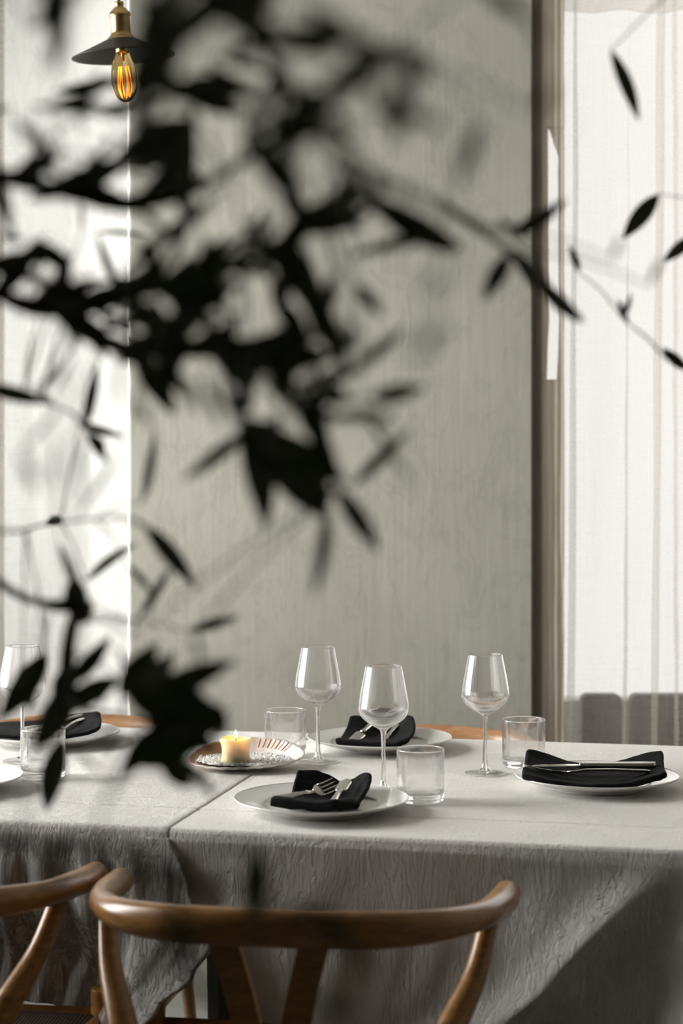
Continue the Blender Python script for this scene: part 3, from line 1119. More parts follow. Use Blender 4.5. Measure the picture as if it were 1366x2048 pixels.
napkin([[(1052, 1501, 3.31), (1085, 1507, 3.33), (1130, 1524, 3.34), (1190, 1532, 3.34), (1250, 1522, 3.34), (1295, 1508, 3.33), (1326, 1504, 3.31)],
        [(1050, 1520, 3.28), (1088, 1530, 3.29), (1135, 1543, 3.29), (1190, 1548, 3.29), (1250, 1543, 3.29), (1298, 1530, 3.28), (1328, 1524, 3.27)],
        [(1044, 1543, 3.22), (1085, 1554, 3.22), (1135, 1563, 3.22), (1190, 1567, 3.21), (1250, 1564, 3.21), (1300, 1550, 3.21), (1330, 1540, 3.22)],
        [(1044, 1552, 3.18), (1085, 1563, 3.16), (1135, 1571, 3.15), (1190, 1575, 3.14), (1250, 1573, 3.15), (1302, 1560, 3.16), (1335, 1550, 3.18)]],
       'wide black napkin on the right plate, folded flat with both ends curled upwards', 0.010)
napkin([[(-30, 1452, 3.78), (10, 1446, 3.80), (60, 1444, 3.82), (110, 1438, 3.82), (155, 1428, 3.82), (192, 1426, 3.80), (200, 1430, 3.79)],
        [(-28, 1460, 3.72), (10, 1459, 3.73), (60, 1460, 3.74), (110, 1456, 3.75), (155, 1448, 3.75), (192, 1440, 3.74), (203, 1441, 3.73)],
        [(-28, 1464, 3.66), (10, 1468, 3.66), (60, 1470, 3.66), (110, 1470, 3.66), (150, 1464, 3.67), (186, 1456, 3.69), (202, 1450, 3.70)],
        [(-26, 1470, 3.64), (10, 1474, 3.63), (60, 1477, 3.63), (110, 1476, 3.63), (150, 1472, 3.64), (186, 1464, 3.66), (200, 1456, 3.68)]],
       'black napkin on the back left plate with knife and fork across it')


# ------------------------------------------------------------------ cutlery (along +X, unit length 0.21)
def place_between(o, a, b, L, roll=0):
    d = b - a
    x = d.normalized()
    y = Vector((0, 0, 1)).cross(x).normalized()
    z = x.cross(y)
    M = (Matrix((x, y, z)).transposed() @ Matrix.Rotation(math.radians(roll), 3, 'X')).to_4x4()
    s = d.length / L
    o.matrix_world = Matrix.Translation(a) @ M @ Matrix.Diagonal((s, max(s, 1.0), max(s, 1.0), 1))


def outline_solid(name, pts, zf, th, mat_, parent):
    """pts: (x, halfwidth); zf(x) centre height"""
    vs, fs = [], []
    for x, hw in pts:
        z = zf(x)
        vs += [(x, -hw, z - th(x) * .3), (x, -hw * .6, z - th(x)), (x, hw * .6, z - th(x)), (x, hw, z - th(x) * .3), (x, hw, z + th(x) * .3), (x, hw * .6, z + th(x)), (x, -hw * .6, z + th(x)), (x, -hw, z + th(x) * .3)]
    for i in range(len(pts) - 1):
        for k in range(8):
            a = i * 8
            fs.append((a + k, a + (k + 1) % 8, a + 8 + (k + 1) % 8, a + 8 + k))
    fs.append(tuple(range(8))); e = len(vs) - 8; fs.append(tuple(e + k for k in range(8)))
    return mesh(name, vs, fs, mat_, parent)


def knife(a, b, label, roll=0):
    root = empty('table_knife', (0, 0, 0))
    outline_solid('handle', [(0, 0.0045), (0.003, 0.0062), (0.02, 0.0066), (0.06, 0.0052), (0.092, 0.0042), (0.096, 0.0052), (0.100, 0.0052), (0.104, 0.0040), (0.108, 0.0048)], lambda x: 0, lambda x: 0.0042, M_steel, root)
    pts = [(0.108, 0.0045), (0.114, 0.0088)] + [(0.12 + 0.01 * i, 0.0098) for i in range(7)] + [(0.19, 0.0090), (0.198, 0.0072), (0.205, 0.0042), (0.2095, 0.0012)]
    outline_solid('blade', pts, lambda x: 0, lambda x: 0.0009, M_steel, root)
    place_between(root, a, b, 0.2095, roll)
    tag(root, label, 'knife', 'steel table knives')


def fork(a, b, label, roll=0):
    root = empty('table_fork', (0, 0, 0))
    zf = lambda x: 0.008 * math.sin(PI * min(1, max(0, (x - 0.09) / 0.11))) * -1
    outline_solid('handle', [(0, 0.0050), (0.003, 0.0070), (0.02, 0.0068), (0.06, 0.0045), (0.10, 0.0030), (0.104, 0.0046), (0.108, 0.0046), (0.112, 0.0030), (0.130, 0.0034)], zf, lambda x: 0.0018, M_steel, root)
    vs, fs = [], []
    outline_solid('head', [(0.130, 0.0034), (0.136, 0.0070), (0.142, 0.0105), (0.150, 0.0118), (0.156, 0.0118)], zf, lambda x: 0.0012, M_steel, root)
    for k in range(4):
        y = (-1.5 + k) * 0.0068
        P = [Vector((x, y * (1 - 0.0 * x), zf(x))) for x in (0.154, 0.165, 0.178, 0.19, 0.2)]
        tube('tine', P, lambda t: (0.0018 - 0.0010 * t, 0.0012 - 0.0006 * t), M_steel, root, 8)
    place_between(root, a, b, 0.20, roll)
    tag(root, label, 'fork', 'steel table forks')


fork(at(552, 1600, 2.985), at(672, 1566, 3.055), 'steel fork lying in the black napkin on the nearest plate, tines up', 42)
knife(at(664, 1608, 2.985), at(695, 1558, 3.09), 'steel knife standing up in the black napkin on the nearest plate')
knife(at(1311, 1530, 3.235), at(1017, 1531, 3.26), 'steel knife lying along the curled black napkin on the right plate, blade to the left')
fork(at(1300, 1543, 3.20), at(1046, 1531, 3.225), 'steel fork lying before the knife on the right plate, tines to the left', 20)
knife(at(752, 1440, 3.77), at(699, 1489, 3.60), 'steel knife on the back plate, blade pointing to the front left', -25)
fork(at(800, 1446, 3.77), at(757, 1484, 3.60), 'steel fork on the back plate, seen through the middle wine glass')
knife(at(163, 1431, 3.80), at(48, 1464, 3.62), 'steel knife across the black napkin on the back left plate, blade lowest at left')
fork(at(166, 1437, 3.765), at(104, 1462, 3.62), 'steel fork beside the knife on the back left plate')


# ------------------------------------------------------------------ shell dish with salt and candle
dc = Vector(((492 - 683) * 3.44 / F, 3.44, ZT + 0.0012))


def dish():
    N = 96
    rings = 22
    vs, fs = [], []

    def rim(a):
        rx = 0.101 * (1 + 0.03 * math.cos(a * 3 + 1)); ry = 0.082 * (1 + 0.03 * math.sin(a * 2))
        x, y = rx * math.cos(a), ry * math.sin(a)
        z = 0.014 + 0.026 * (0.5 + 0.5 * math.sin(a)) ** 1.6 + 0.004 * math.cos(a)
        return x, y, z
    for side in (0, 1):
        for j in range(rings + 1):
            q = j / rings
            for k in range(N):
                a = 2 * PI * k / N
                x, y, z = rim(a)
                f = q
                zz = 0.004 + (z - 0.004) * (f ** 2.6)
                rib = 0.0007 * math.sin(a * 26) * f ** 2
                if side: zz -= 0.0035 * (1 if q < 0.98 else 0.6)
                vs.append((x * f * (1 if not side else 1.004), y * f * (1 if not side else 1.004), max(0.0003, zz + rib)))
    M = (rings + 1) * N
    for side in (0, 1):
        for j in range(rings):
            for k in range(N):
                a = side * M + j * N + k; b = side * M + j * N + (k + 1) % N
                fs.append((a, b, b + N, a + N))
    for k in range(N):
        a = rings * N + k; b = rings * N + (k + 1) % N
        fs.append((a, b, M + b, M + a))
    o = mesh('shell_dish', vs, fs, M_shell)
    o.location = dc
    tag(o, 'shallow oval shell dish with brown and pink inside, holding the lit candle', 'dish')
    # rust coloured short strokes along the inner back rim
    vs, fs = [], []
    for k in range(8):
        a = PI * (0.36 - 0.034 * k) + 0.22
        for f0, f1 in ((0.80, 0.97),):
            pts = []
            for i in range(5):
                f = f0 + (f1 - f0) * i / 4
                x, y, z = rim(a)
                zz = 0.004 + (z - 0.004) * (f ** 2.6)
                pts.append(Vector((x * f, y * f, zz + 0.0006)))
            tube_into(vs, fs, pts, lambda t: (0.0011, 0.0004), 6)
    mesh('painted_strokes', vs, fs, M_pink, o)['label'] = 'rust red strokes'
    return o


shell = dish()


def salt():
    vs, fs = [], []
    random.seed(3)
    # heaped bed of crystals: displaced surface plus small cubes
    N, R = 90, 26
    for j in range(R + 1):
        for k in range(N):
            a = 2 * PI * k / N; f = j / R
            x = 0.086 * f * math.cos(a); y = -0.004 + 0.066 * f * math.sin(a)
            z = 0.0075 + 0.010 * (1 - f * f) * (0.6 + 0.4 * f) + 0.006 * (f ** 3) + 0.0022 * noise.noise((x * 220, y * 220, 0)) + 0.0025 * noise.noise((x * 60, y * 60, 1))
            vs.append((x, y, z))
    for j in range(R):
        for k in range(N):
            a = j * N + k; b = j * N + (k + 1) % N
            fs.append((a, b, b + N, a + N))
    for i in range(700):
        a = random.random() * 2 * PI; f = math.sqrt(random.random())
        x = 0.086 * f * math.cos(a); y = -0.004 + 0.066 * f * math.sin(a)
        z = 0.0085 + 0.010 * (1 - f * f) * (0.6 + 0.4 * f) + 0.006 * (f ** 3) + 0.002 * random.random()
        s = random.uniform(0.0008, 0.0018)
        n0 = len(vs)
        R3 = Matrix.Rotation(random.random() * 3, 3, 'X') @ Matrix.Rotation(random.random() * 3, 3, 'Z')
        for c in ((-1, -1, -1), (1, -1, -1), (1, 1, -1), (-1, 1, -1), (-1, -1, 1), (1, -1, 1), (1, 1, 1), (-1, 1, 1)):
            vs.append(Vector((x, y, z)) + R3 @ (Vector(c) * s))
        fs += [tuple(n0 + q for q in f_) for f_ in ((0, 3, 2, 1), (4, 5, 6, 7), (0, 1, 5, 4), (1, 2, 6, 5), (2, 3, 7, 6), (3, 0, 4, 7))]
    o = mesh('coarse_salt', vs, fs, M_salt, smooth=False)
    o.location = dc
    tag(o, 'bed of coarse white salt crystals in the shell dish', 'salt', kind='stuff')


salt()


def candle():
    p = Vector(((471 - 683) * 3.40 / F, 3.405, dc.z + 0.014))
    root = empty('pillar_candle', p)
    n = 48
    prof = smooth_prof([(0.0, 0.0), (0.0235, 0.0), (0.0238, 0.012), (0.0240, 0.026), (0.0255, 0.033), (0.0275, 0.037), (0.0276, 0.0405), (0.0255, 0.042), (0.022, 0.0385), (0.010, 0.0355), (0.0, 0.035)], 4)
    vs, fs = lathe_data(prof, n)
    vs = [(x * (1 + 0.04 * math.sin(math.atan2(y, x) * 3)), y * (1 + 0.04 * math.sin(math.atan2(y, x) * 2 + 1)), z + (0.0015 * math.sin(math.atan2(y, x) * 3 + 2) if z > 0.03 else 0)) for x, y, z in vs]
    mesh('wax', vs, fs, M_wax, root)
    tube('wick', [(0, 0, 0.033), (0.0005, 0, 0.040), (0.001, 0, 0.0445)], lambda t: (0.0008, 0.0008), M_wick, root, 8, Vector((0, 1, 0)))
    vs, fs = lathe_data(smooth_prof([(0, 0.0415), (0.0022, 0.0435), (0.0027, 0.0465), (0.0016, 0.0515), (0.0, 0.0565)], 4), 16)
    mesh('flame', vs, fs, M_flame, root)
    tag(root, 'short ivory pillar candle with a small lit flame standing in the salt', 'candle')


candle()


# ================================================================== pendant lamp
def pendant():
    Y = 3.85
    c = at(246, 112, Y)
    root = empty('pendant_lamp', c)
    root.rotation_euler = (math.radians(2), math.radians(-4.0), 0)
    # shade: shallow cone, flat rim; z=0 at rim
    k = 0.100
    up_ = smooth_prof([(0.026, 0.0330), (0.034, 0.0300), (0.052, 0.0215), (0.078, 0.0095), (k, 0.0)], 5)
    lo_ = smooth_prof([(k, -0.0012), (0.078, 0.0078), (0.052, 0.0198), (0.034, 0.0282), (0.0, 0.030)], 5)
    vs, fs = lathe_data([(0.0, 0.0335)] + up_ + lo_, 72)
    mesh('shade', vs, fs, M_brassd, root)
    pr = smooth_prof([(0.0, 0.0300), (0.027, 0.0300), (0.0285, 0.0335), (0.0245, 0.0375), (0.0212, 0.0410), (0.0195, 0.0480), (0.0195, 0.0760), (0.0215, 0.0775), (0.0215, 0.0800), (0.0190, 0.0850), (0.0110, 0.0935), (0.0085, 0.0950), (0.0085, 0.1050), (0.0, 0.1052)], 3)
    vs, fs = lathe_data(pr, 48)
    mesh('socket_cap', vs, fs, M_brass, root)['label'] = 'aged brass socket cap'
    inv = root.matrix_basis.inverted()
    top = Vector((c.x, c.y, H))
    tube('cord', [(0, 0, 0.100), (0.001, 0, 0.15), inv @ (top * 0.5 + c * 0.5), inv @ top], lambda t: (0.0032, 0.0032), M_cord, root, 10, Vector((0, 1, 0)))
    # bulb
    bp = smooth_prof([(0.0128, 0.022), (0.0130, 0.010), (0.0165, -0.002), (0.0235, -0.020), (0.0262, -0.040), (0.0255, -0.056), (0.0215, -0.072), (0.014, -0.084), (0.006, -0.0895), (0.0, -0.0905)], 5)
    ip = [(max(0, r - 0.0008), z + (0.0008 if z < -0.05 else 0)) for r, z in reversed(bp)]
    vs, fs = lathe_data(bp + ip, 40)
    b = mesh('bulb', vs, fs, M_amber, root)
    vs, fs = lathe_data([(0, 0.028), (0.0135, 0.028), (0.0135, 0.006), (0.009, 0.004), (0, 0.004)], 32)
    mesh('bulb_base', vs, fs, M_brass, root)
    vs, fs = [], []
    for i in range(6):
        a = 2 * PI * i / 6 + 0.2
        r = 0.0095
        P = [Vector((r * 0.75 * math.cos(a), r * 0.75 * math.sin(a), -0.022)), Vector((r * math.cos(a), r * math.sin(a), -0.040)), Vector((r * 1.15 * math.cos(a + .1), r * 1.15 * math.sin(a + .1), -0.060)), Vector((r * 0.7 * math.cos(a + .2), r * 0.7 * math.sin(a + .2), -0.078))]
        tube_into(vs, fs, spline3(P, 5), lambda t: (0.0010, 0.0010), 6)
    mesh('filament', vs, fs, M_fil, b)['label'] = 'glowing orange filament'
    vs, fs = lathe_data([(0.003, 0.006), (0.0025, -0.012), (0.0, -0.013)], 12)
    mesh('filament_stem', vs, fs, M_brass, b)
    tag(root, 'dark shallow metal pendant lamp with brass cap and glowing filament bulb', 'pendant lamp')


pendant()

# ================================================================== olive tree in the foreground
tree = empty('olive_tree', (-0.66, 1.25, 0))
tag(tree, 'dark leafy olive tree, its blurred branches crossing the left and top of the photo', 'tree')


def T(p):
    return Vector(p) - Vector((-0.66, 1.25, 0))


vs, fs = lathe_data(smooth_prof([(0, 0.0), (0.13, 0.0), (0.15, 0.15), (0.175, 0.30), (0.19, 0.31), (0.19, 0.34), (0.17, 0.34), (0.165, 0.30), (0, 0.30)], 3), 40)
mesh('pot', vs, fs, M_terra, tree)
vs, fs = lathe_data([(0, 0.315), (0.164, 0.31), (0.164, 0.28), (0, 0.28)], 32)
mesh('soil', vs, fs, M_soil, tree)
tube('trunk', spline3([(0, 0, 0.28), (0.02, 0.01, 0.7), (-0.02, 0.0, 1.1), (0.01, -0.02, 1.5), (0.0, 0.0, 1.9)], 8), lambda t: (0.026 - 0.014 * t,) * 2, M_bark, tree, 14, Vector((0, 1, 0)))

TR = lambda z: (-0.66, 1.25, z)
# each branch: control points (x, y, Y) plus the trunk height it leaves from
BR = [
    (1.60, [(-250, 290, 1.22), (0, 350, 1.22), (150, 385, 1.2), (280, 410, 1.18), (400, 375, 1.12), (520, 300, 1.08), (640, 220, 1.03), (785, 110, 0.98)], 0.0032),
    (1.45, [(-250, 540, 1.25), (0, 592, 1.25), (150, 628, 1.25), (260, 700, 1.24), (450, 712, 1.2), (580, 760, 1.18), (650, 860, 1.18), (672, 985, 1.18)], 0.0030),
    (1.80, [(-300, -200, 1.1), (100, -170, 1.0), (400, -30, 0.98), (540, 110, 0.98), (660, 290, 1.0), (880, 412, 1.15), (1050, 530, 1.4), (1160, 642, 1.55)], 0.0026),
    (1.50, [(-250, 480, 1.2), (0, 530, 1.2), (200, 600, 1.18), (420, 540, 1.15), (600, 465, 1.14), (760, 420, 1.14), (905, 498, 1.16)], 0.0028),
    (1.30, [(-250, 1020, 1.5), (0, 1062, 1.5), (98, 1048, 1.75), (270, 1045, 1.35), (390, 1170, 1.4)], 0.0012),
    (1.20, [(-250, 1100, 1.5), (60, 1200, 1.5), (150, 1218, 1.5), (140, 1400, 1.45), (300, 1450, 1.3), (420, 1590, 1.3)], 0.0022),
    (1.40, [(-250, 760, 1.5), (0, 788, 1.5), (110, 812, 1.55)], 0.0016),
    (1.85, [(-200, -330, 1.1), (500, -300, 1.2), (1000, -120, 1.4), (1500, -60, 1.8), (1560, 300, 1.95), (1480, 640, 1.9), (1366, 728, 1.85), (1290, 672, 1.85), (1248, 640, 1.85)], 0.0020),
    (1.0, [(-250, 1660, 0.98), (20, 1690, 0.95), (230, 1720, 0.95), (420, 1770, 0.88), (520, 1800, 0.85), (720, 1915, 0.85)], 0.0014),
]
LV = [
    # x0, y0, x1, y1, width, Y
    (112, -50, 110, 135, 40, 1.1), (165, -30, 60, 60, 26, 1.1),
    (470, -40, 285, 125, 80, 0.82), (395, -60, 250, 90, 50, 0.85), (345, 10, 262, 200, 64, 0.82), (430, 20, 350, 60, 45, 0.85),
    (330, -40, 262, 150, 50, 0.86), (300, 60, 250, 210, 44, 0.9), (270, -40, 330, 120, 40, 0.88), (370, 60, 300, 200, 40, 0.95),
    (100, -40, 70, 60, 34, 1.0), (60, -40, 150, 20, 30, 1.0), (130, 40, 100, 150, 30, 1.05), (420, 30, 560, 90, 34, 0.9), (560, 60, 430, 130, 28, 0.95),
    (170, 200, 240, 240, 24, 1.1), (210, 130, 150, 240, 20, 1.1), (410, 130, 520, 200, 30, 1.1), (240, 250, 330, 200, 30, 1.0), (320, 240, 370, 330, 40, 1.1), (230, 270, 160, 340, 24, 1.1), (60, 250, 110, 330, 20, 1.1), (20, 230, 90, 300, 20, 1.1),
    (420, 410, 330, 470, 30, 1.12), (270, 470, 330, 560, 34, 1.12), (380, 440, 300, 560, 24, 1.12), (480, 440, 560, 520, 26, 1.1), (300, 640, 440, 640, 34, 1.12), (260, 600, 330, 660, 34, 1.15), (400, 640, 480, 720, 34, 1.12), (480, 620, 430, 740, 30, 1.12), (540, 560, 590, 680, 30, 1.12),
    (530, 720, 460, 820, 30, 1.1), (600, 700, 560, 800, 30, 1.1), (660, 650, 700, 760, 34, 1.1), (620, 740, 700, 800, 26, 1.1), (380, 690, 300, 780, 36, 1.15), (350, 780, 300, 720, 24, 1.15), (560, 830, 520, 900, 30, 1.15), (670, 560, 620, 690, 36, 1.12),
    (740, 100, 640, 200, 30, 0.92), (830, 110, 800, 240, 26, 0.92), (700, 60, 780, 150, 34, 0.9), (620, 230, 540, 330, 34, 0.98), (560, 300, 620, 400, 30, 1.0), (700, 360, 800, 440, 30, 1.1), (660, 330, 740, 400, 26, 1.05),
    (290, 150, 110, 182, 24, 1.45), (345, 60, 268, 235, 66, 0.98), (290, 200, 180, 226, 22, 1.3),
    (250, 158, 90, 215, 26, 1.15), (265, 226, 65, 212, 22, 1.2), (130, 190, 160, 220, 20, 1.15),
    (250, 120, 400, 205, 60, 0.95), (350, 165, 510, 178, 46, 1.1), (340, 180, 495, 222, 46, 1.1), (300, 30, 300, 170, 40, .85),
    (390, 240, 215, 335, 62, 1.1), (388, 205, 368, 440, 46, 1.1), (250, 345, 380, 300, 34, 1.1), (300, 215, 270, 300, 30, 1.1),
    (-60, 338, 150, 388, 34, 1.25), (290, 305, 60, 400, 46, 1.2), (110, 370, 300, 425, 50, 1.2), (260, 425, 410, 355, 44, 1.12), (100, 385, 270, 405, 30, 1.2),
    (120, 350, 60, 320, 16, 1.2), (25, 215, -50, 230, 16, 1.3),
    (190, 464, 300, 472, 10, 1.7), (455, 380, 240, 550, 24, 1.25), (192, 465, 240, 585, 18, 1.5), (225, 560, 300, 590, 36, 1.4), (160, 400, 165, 460, 10, 1.5),
    (-20, 600, 90, 470, 50, 1.3), (60, 480, 140, 535, 40, 1.3), (-30, 540, 70, 500, 46, 1.3), (140, 505, 118, 600, 34, 1.3), (0, 470, 50, 480, 18, 1.3), (85, 470, 78, 540, 26, 1.3),
    (-20, 588, 150, 625, 42, 1.3), (90, 600, 260, 715, 50, 1.3), (165, 590, 300, 690, 20, 1.35), (150, 640, 215, 720, 26, 1.3), (250, 690, 450, 700, 42, 1.2), (270, 705, 352, 832, 50, 1.3), (120, 560, 60, 620, 40, 1.3), (200, 630, 130, 590, 24, 1.3), (330, 690, 230, 720, 40, 1.3),
    (-40, 768, 105, 806, 32, 1.5), (75, 640, 50, 770, 7, 1.6), (120, 660, 85, 800, 7, 1.6),
    (196, 720, 168, 860, 26, 1.55), (160, 848, 248, 874, 18, 1.7), (172, 862, 216, 925, 20, 1.6), (190, 870, 210, 905, 20, 1.6),
    (480, 520, 290, 590, 62, 1.12), (405, 470, 440, 600, 40, 1.12), (520, 490, 340, 620, 36, 1.12), (480, 560, 310, 660, 46, 1.12), (300, 560, 420, 620, 46, 1.15),
    (440, 560, 370, 680, 30, 1.15), (310, 600, 370, 720, 26, 1.2), (400, 600, 330, 740, 20, 1.2),
    (640, 440, 480, 545, 32, 1.12), (580, 465, 735, 430, 40, 1.12), (640, 430, 730, 462, 22, 1.15), (660, 400, 560, 470, 30, 1.12),
    (488, 245, 605, 430, 46, 1.05), (560, 380, 630, 450, 40, 1.08), (690, 120, 510, 75, 30, 0.92),
    (570, 470, 655, 655, 62, 1.15), (600, 560, 690, 735, 52, 1.15), (560, 600, 620, 700, 40, 1.15), (570, 500, 560, 640, 34, 1.15), (620, 660, 720, 700, 30, 1.15),
    (706, 568, 766, 634, 30, 1.15), (680, 540, 640, 600, 20, 1.1), (690, 640, 720, 700, 36, 1.05),
    (722, 384, 925, 503, 58, 1.15), (880, 470, 695, 514, 26, 1.18), (780, 420, 890, 490, 50, 1.15),
    (760, 355, 905, 425, 16, 0.95), (650, 290, 780, 375, 22, 0.9), (870, 400, 1000, 470, 16, 1.2),
    (965, 235, 912, 380, 30, 1.0),
    (510, 78, 720, 85, 48, 0.95), (590, 0, 700, 90, 30, 0.9), (660, 20, 720, 110, 40, 0.9), (795, 100, 590, 262, 42, 0.95), (760, 110, 870, 120, 38, 0.95),
    (860, 130, 755, 235, 36, 0.95), (735, 150, 765, 240, 22, 0.95), (750, 215, 880, 240, 30, 0.95), (790, 215, 795, 285, 34, 0.95), (650, 225, 585, 290, 40, 1.0), (830, 220, 890, 260, 24, 0.9), (720, 240, 675, 310, 14, 0.9), (640, 270, 720, 330, 20, 0.9),
    (426, 105, 548, 146, 18, 1.15), (560, 225, 490, 270, 24, 1.0), (500, 235, 520, 300, 22, 1.0), (560, -30, 500, 60, 22, .9), (480, 10, 470, 100, 20, 0.9),
    (1020, 505, 966, 602, 38, 1.3), (1135, 398, 1020, 472, 30, 1.5), (1000, 440, 1060, 480, 18, 1.3), (1115, 165, 1060, 225, 20, 0.95), (965, -30, 1065, 45, 40, 1.0), (1060, 30, 1080, 90, 14, 0.9),
    (1020, 500, 1090, 580, 36, 1.5), (1060, 545, 1166, 645, 30, 1.6),
    (1222, 100, 1278, 242, 27, 1.8), (1318, 388, 1245, 478, 35, 1.95), (1245, 470, 1225, 520, 12, 1.2), (1395, 470, 1325, 525, 26, 2.0), (1325, 515, 1300, 570, 12, 1.3), (1138, 490, 1158, 545, 14, 1.9),
    (1325, 695, 1375, 740, 22, 2.0), (1235, 598, 1252, 640, 12, 1.9), (1262, 585, 1250, 632, 10, 1.9),
    (700, 742, 815, 652, 26, 1.15), (885, 640, 825, 725, 28, 0.85), (890, 530, 840, 600, 24, 0.8), (740, 796, 852, 774, 36, 1.15), (600, 775, 735, 735, 28, 1.15), (610, 780, 650, 870, 40, 1.15), (595, 800, 655, 905, 36, 1.15), (720, 820, 790, 850, 26, 1.0), (735, 830, 832, 975, 14, 1.1),
    (706, 972, 824, 856, 24, 1.25), (440, 725, 670, 715, 56, 1.15), (520, 700, 600, 650, 50, 1.15), (430, 680, 560, 700, 40, 1.15), (640, 690, 560, 760, 40, 1.15),
    (340, 730, 400, 830, 26, 1.1), (400, 740, 440, 860, 22, 1.05), (445, 750, 485, 860, 24, 1.05), (500, 760, 480, 860, 22, 1.05), (360, 700, 330, 780, 30, 1.15), (300, 740, 260, 700, 30, 1.3), (520, 760, 590, 830, 18, 1.0),
    (470, 855, 690, 955, 72, 1.2), (485, 865, 532, 1062, 54, 1.2), (515, 880, 645, 1035, 62, 1.2), (600, 890, 655, 1020, 50, 1.2), (500, 860, 362, 962, 28, 1.25), (470, 870, 600, 930, 60, 1.2), (570, 860, 690, 960, 24, 1.15), (620, 830, 680, 960, 40, 1.15), (470, 840, 560, 860, 24, 1.15),
    (675, 975, 758, 1105, 38, 1.2), (655, 1010, 625, 1195, 26, 1.15),
    (310, 858, 286, 1005, 18, 1.5), (268, 790, 305, 860, 16, 1.1), (105, 860, 118, 990, 14, 0.95), (152, 850, 160, 1010, 14, 1.1), (240, 905, 150, 1040, 10, 1.2), (135, 800, 35, 915, 10, 1.1), (245, 700, 225, 830, 12, 1.1), (110, 730, 75, 800, 12, 1.3), (140, 720, 105, 790, 12, 1.2), (40, 900, 80, 980, 20, .85),
    (90, 1048, 124, 1036, 20, 2.1),
    (75, 1208, 185, 1215, 24, 1.5), (118, 1085, 158, 1190, 18, 1.5), (150, 1150, 152, 1240, 46, 1.5), (172, 1162, 275, 1086, 18, 1.7), (290, 1050, 394, 1178, 34, 1.45), (348, 1128, 278, 1240, 18, 1.5), (255, 1130, 305, 1190, 14, 1.5), (185, 1200, 155, 1250, 30, 1.5), (180, 1215, 270, 1270, 10, 1.1),
    (140, 1220, 128, 1400, 30, 1.45), (135, 1370, 222, 1272, 34, 1.5), (98, 1220, 84, 1330, 9, 1.5), (95, 1305, 0, 1440, 50, 1.6), (45, 1330, 60, 1420, 36, 1.6), (140, 1370, 68, 1500, 56, 1.5), (110, 1430, 235, 1358, 44, 1.5), (135, 1330, 120, 1430, 46, 1.5), (235, 1290, 255, 1360, 10, 1.4),
    (375, 1262, 480, 1232, 20, 1.5), (385, 1270, 400, 1330, 16, 1.1),
    (240, 1395, 318, 1285, 50, 1.35), (265, 1400, 350, 1305, 46, 1.35), (285, 1400, 472, 1320, 48, 1.3), (290, 1440, 445, 1420, 80, 1.25), (245, 1520, 440, 1440, 84, 1.25), (235, 1560, 310, 1480, 36, 1.3), (310, 1490, 385, 1575, 46, 1.3), (350, 1350, 410, 1490, 80, 1.25), (330, 1470, 440, 1500, 50, 1.25), (375, 1520, 425, 1590, 22, 1.3), (250, 1370, 330, 1430, 50, 1.3), (270, 1470, 390, 1500, 60, 1.25), (330, 1430, 300, 1530, 50, 1.3), (400, 1400, 450, 1470, 50, 1.3),
    (126, 1478, 92, 1624, 44, 1.6), (128, 1486, 205, 1545, 12, 1.3), (240, 1462, 190, 1500, 20, 1.15), (255, 1520, 205, 1610, 14, 0.95), (440, 1540, 500, 1530, 12, 1.3), (425, 1500, 500, 1560, 14, 1.2), (460, 1495, 500, 1545, 18, 1.35),
    (-30, 1670, 45, 1700, 34, 0.9), (75, 1710, 155, 1675, 34, 0.9), (120, 1700, 100, 1800, 26, 0.8),
    (515, 1690, 505, 1860, 52, 0.95), (320, 1720, 390, 1780, 30, 0.9), (350, 1800, 385, 1980, 40, 0.8), (590, 1820, 720, 1870, 34, 0.85), (660, 1850, 740, 1940, 30, 0.85), (380, 1960, 440, 2000, 40, 0.75), (640, 1990, 700, 2040, 30, .75),
]
bp_ = []
for zt_, pts, r in BR:
    P = [at(*p) for p in pts]
    bp_.append(spline3(P, 10))
leaf_of = [[] for _ in BR]
for lf in LV:
    a = at(lf[0], lf[1], lf[5]); b = at(lf[2], lf[3], lf[5])
    best = min(((min((q - e).length for q in bp_[i]) , i, e is b) for i in range(len(BR)) for e in (a, b)), key=lambda t: t[0])
    leaf_of[best[1]].append((lf, best[2]))


def leaf_into(vs, fs, A, B, wd, roll, bend):
    ax = B - A
    L = ax.length
    ax.normalize()
    view = Vector((0, 1, 0))
    side = ax.cross(view).normalized()
    nrm = side.cross(ax).normalized()
    s2 = side * math.cos(roll) + nrm * math.sin(roll)
    n2 = s2.cross(ax).normalized()
    n0 = len(vs)
    K = 12
    for i in range(K + 1):
        t = i / K
        prof = math.sin(PI * t ** 0.85) ** 0.8 if 0 < t < 1 else 0.0
        hw = max(0.0004, wd / 2 * prof)
        c = A + ax * L * t + n2 * bend * L * (math.sin(PI * t)) + s2 * bend * 0.6 * L * math.sin(PI * t)
        for q in (-1, -0.5, 0, 0.5, 1):
            vs.append(c + s2 * hw * q + n2 * hw * 0.22 * abs(q))
    for i in range(K):
        for q in range(4):
            a = n0 + i * 5 + q
            fs.append((a, a + 1, a + 6, a + 5))


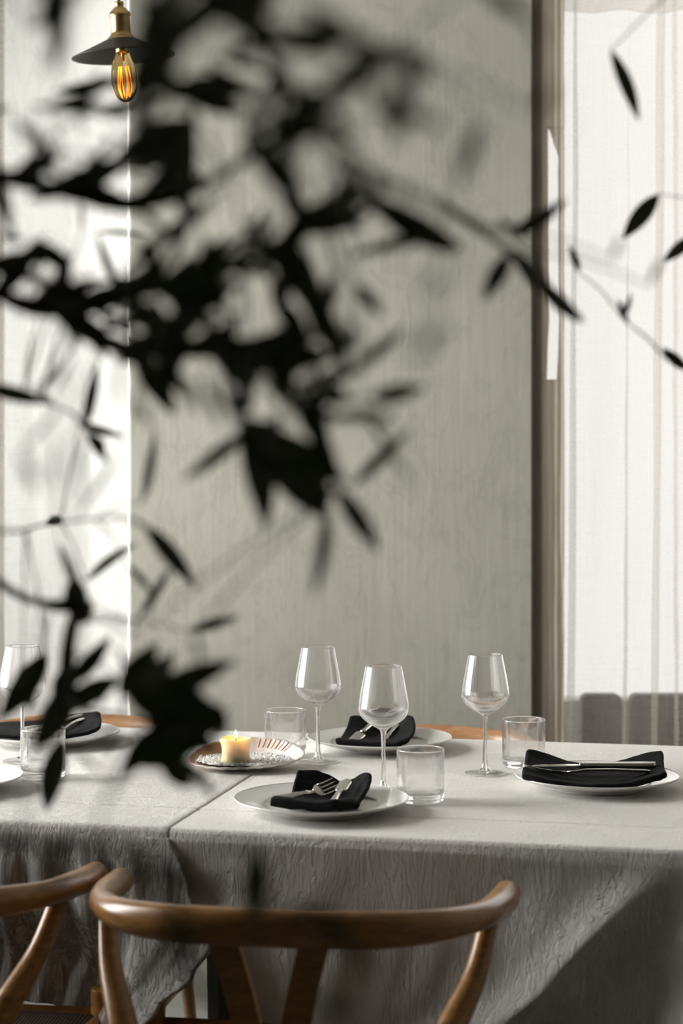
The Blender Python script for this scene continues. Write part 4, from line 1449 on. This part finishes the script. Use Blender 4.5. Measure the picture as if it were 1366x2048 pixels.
rnd = random.Random(5)
OPEN = [(465, 335, 85, 115), (60, 190, 90, 120), (190, 250, 75, 60), (430, 70, 60, 60), (480, 145, 60, 40), (600, 140, 50, 40), (515, 610, 50, 60), (650, 320, 50, 50),
        (160, 450, 70, 110), (190, 120, 60, 60), (95, 565, 48, 30), (195, 650, 50, 26), (150, 770, 130, 55), (235, 470, 34, 34), (345, 600, 22, 30), (400, 740, 40, 24), (590, 640, 24, 34), (50, 690, 80, 80), (235, 400, 34, 40), (380, 430, 60, 45), (860, 300, 150, 90), (800, 620, 190, 170), (600, 370, 40, 40), (720, 480, 60, 50)]
for bi, lo, hi, step in ((0, 0.10, 0.72, 19), (1, 0.12, 1.0, 18), (2, 0.28, 0.62, 18), (3, 0.18, 0.86, 20)):
    path = bp_[bi]
    px = [(683 + q.x * F / q.y, 887 + (CZ - q.z) * F / q.y, q.y) for q in path]
    acc = 0.0
    for q0, q1, i in zip(px, px[1:], range(len(px))):
        dx, dy = q1[0] - q0[0], q1[1] - q0[1]
        d = math.hypot(dx, dy); acc += d
        f = i / len(px)
        if f < lo or f > hi or acc < step or q0[0] < -60: continue
        acc = 0.0
        base = math.atan2(dy, dx)
        for sgn in (-1, 1):
            a = base + sgn * rnd.uniform(0.35, 1.15)
            L_ = rnd.uniform(85, 150)
            x1, y1 = q1[0] + math.cos(a) * L_, q1[1] + math.sin(a) * L_
            bad = False
            for (cx, cy, rx, ry) in OPEN:
                for g in (0.45, 0.75, 1.0):
                    xx, yy = q1[0] + (x1 - q1[0]) * g, q1[1] + (y1 - q1[1]) * g
                    if ((xx - cx) / rx) ** 2 + ((yy - cy) / ry) ** 2 < 1: bad = True
            if bad or y1 > 840 or x1 > 880: continue
            leaf_of[bi].append(((q1[0], q1[1], x1, y1, rnd.uniform(18, 29), q1[2] * rnd.uniform(0.96, 1.04)), False))
rnd = random.Random(21)
for i, (zt_, pts, r) in enumerate(BR):
    P0 = Vector(TR(zt_ if zt_ < 1.9 else 1.88))
    path = spline3([P0] + [at(*p) for p in pts], 8)
    vs, fs = [], []
    tube_into(vs, fs, [T(p) for p in path], lambda t, r=r: (r * (2.0 - 1.65 * t),) * 2, 10)
    lvs, lfs = [], []
    for lf, flip in leaf_of[i]:
        x0, y0, x1, y1, wpx, Y = lf
        if Y < 1.06 and y0 < 700: Y *= 0.86
        dY = rnd.uniform(-0.012, 0.012)
        A = at(x0, y0, Y + dY); B = at(x1, y1, Y - dY)
        if flip: A, B = B, A
        roll = rnd.uniform(-0.6, 0.6)
        wd = wpx * (1.03 if y0 < 860 else 1.1) * Y / F / math.cos(roll)
        leaf_into(lvs, lfs, A, B, wd, roll, rnd.uniform(-0.05, 0.05))
        # leaf stalk joins the nearest point of the branch
        q = min(bp_[i], key=lambda c: (c - A).length)
        if (q - A).length < 0.18:
            mid = (A + q) / 2 + Vector((0, 0, 0.005))
            tube_into(vs, fs, [T(c) for c in spline3([q, mid, A], 4)], lambda t: (0.0009 - 0.0003 * t,) * 2, 6)
    br = mesh('branch', vs, fs, M_bark, tree)
    lm = mesh('foliage', [T(v) for v in lvs], lfs, M_leaf, br)
    lm.data.polygons.foreach_set('use_smooth', [True] * len(lm.data.polygons))
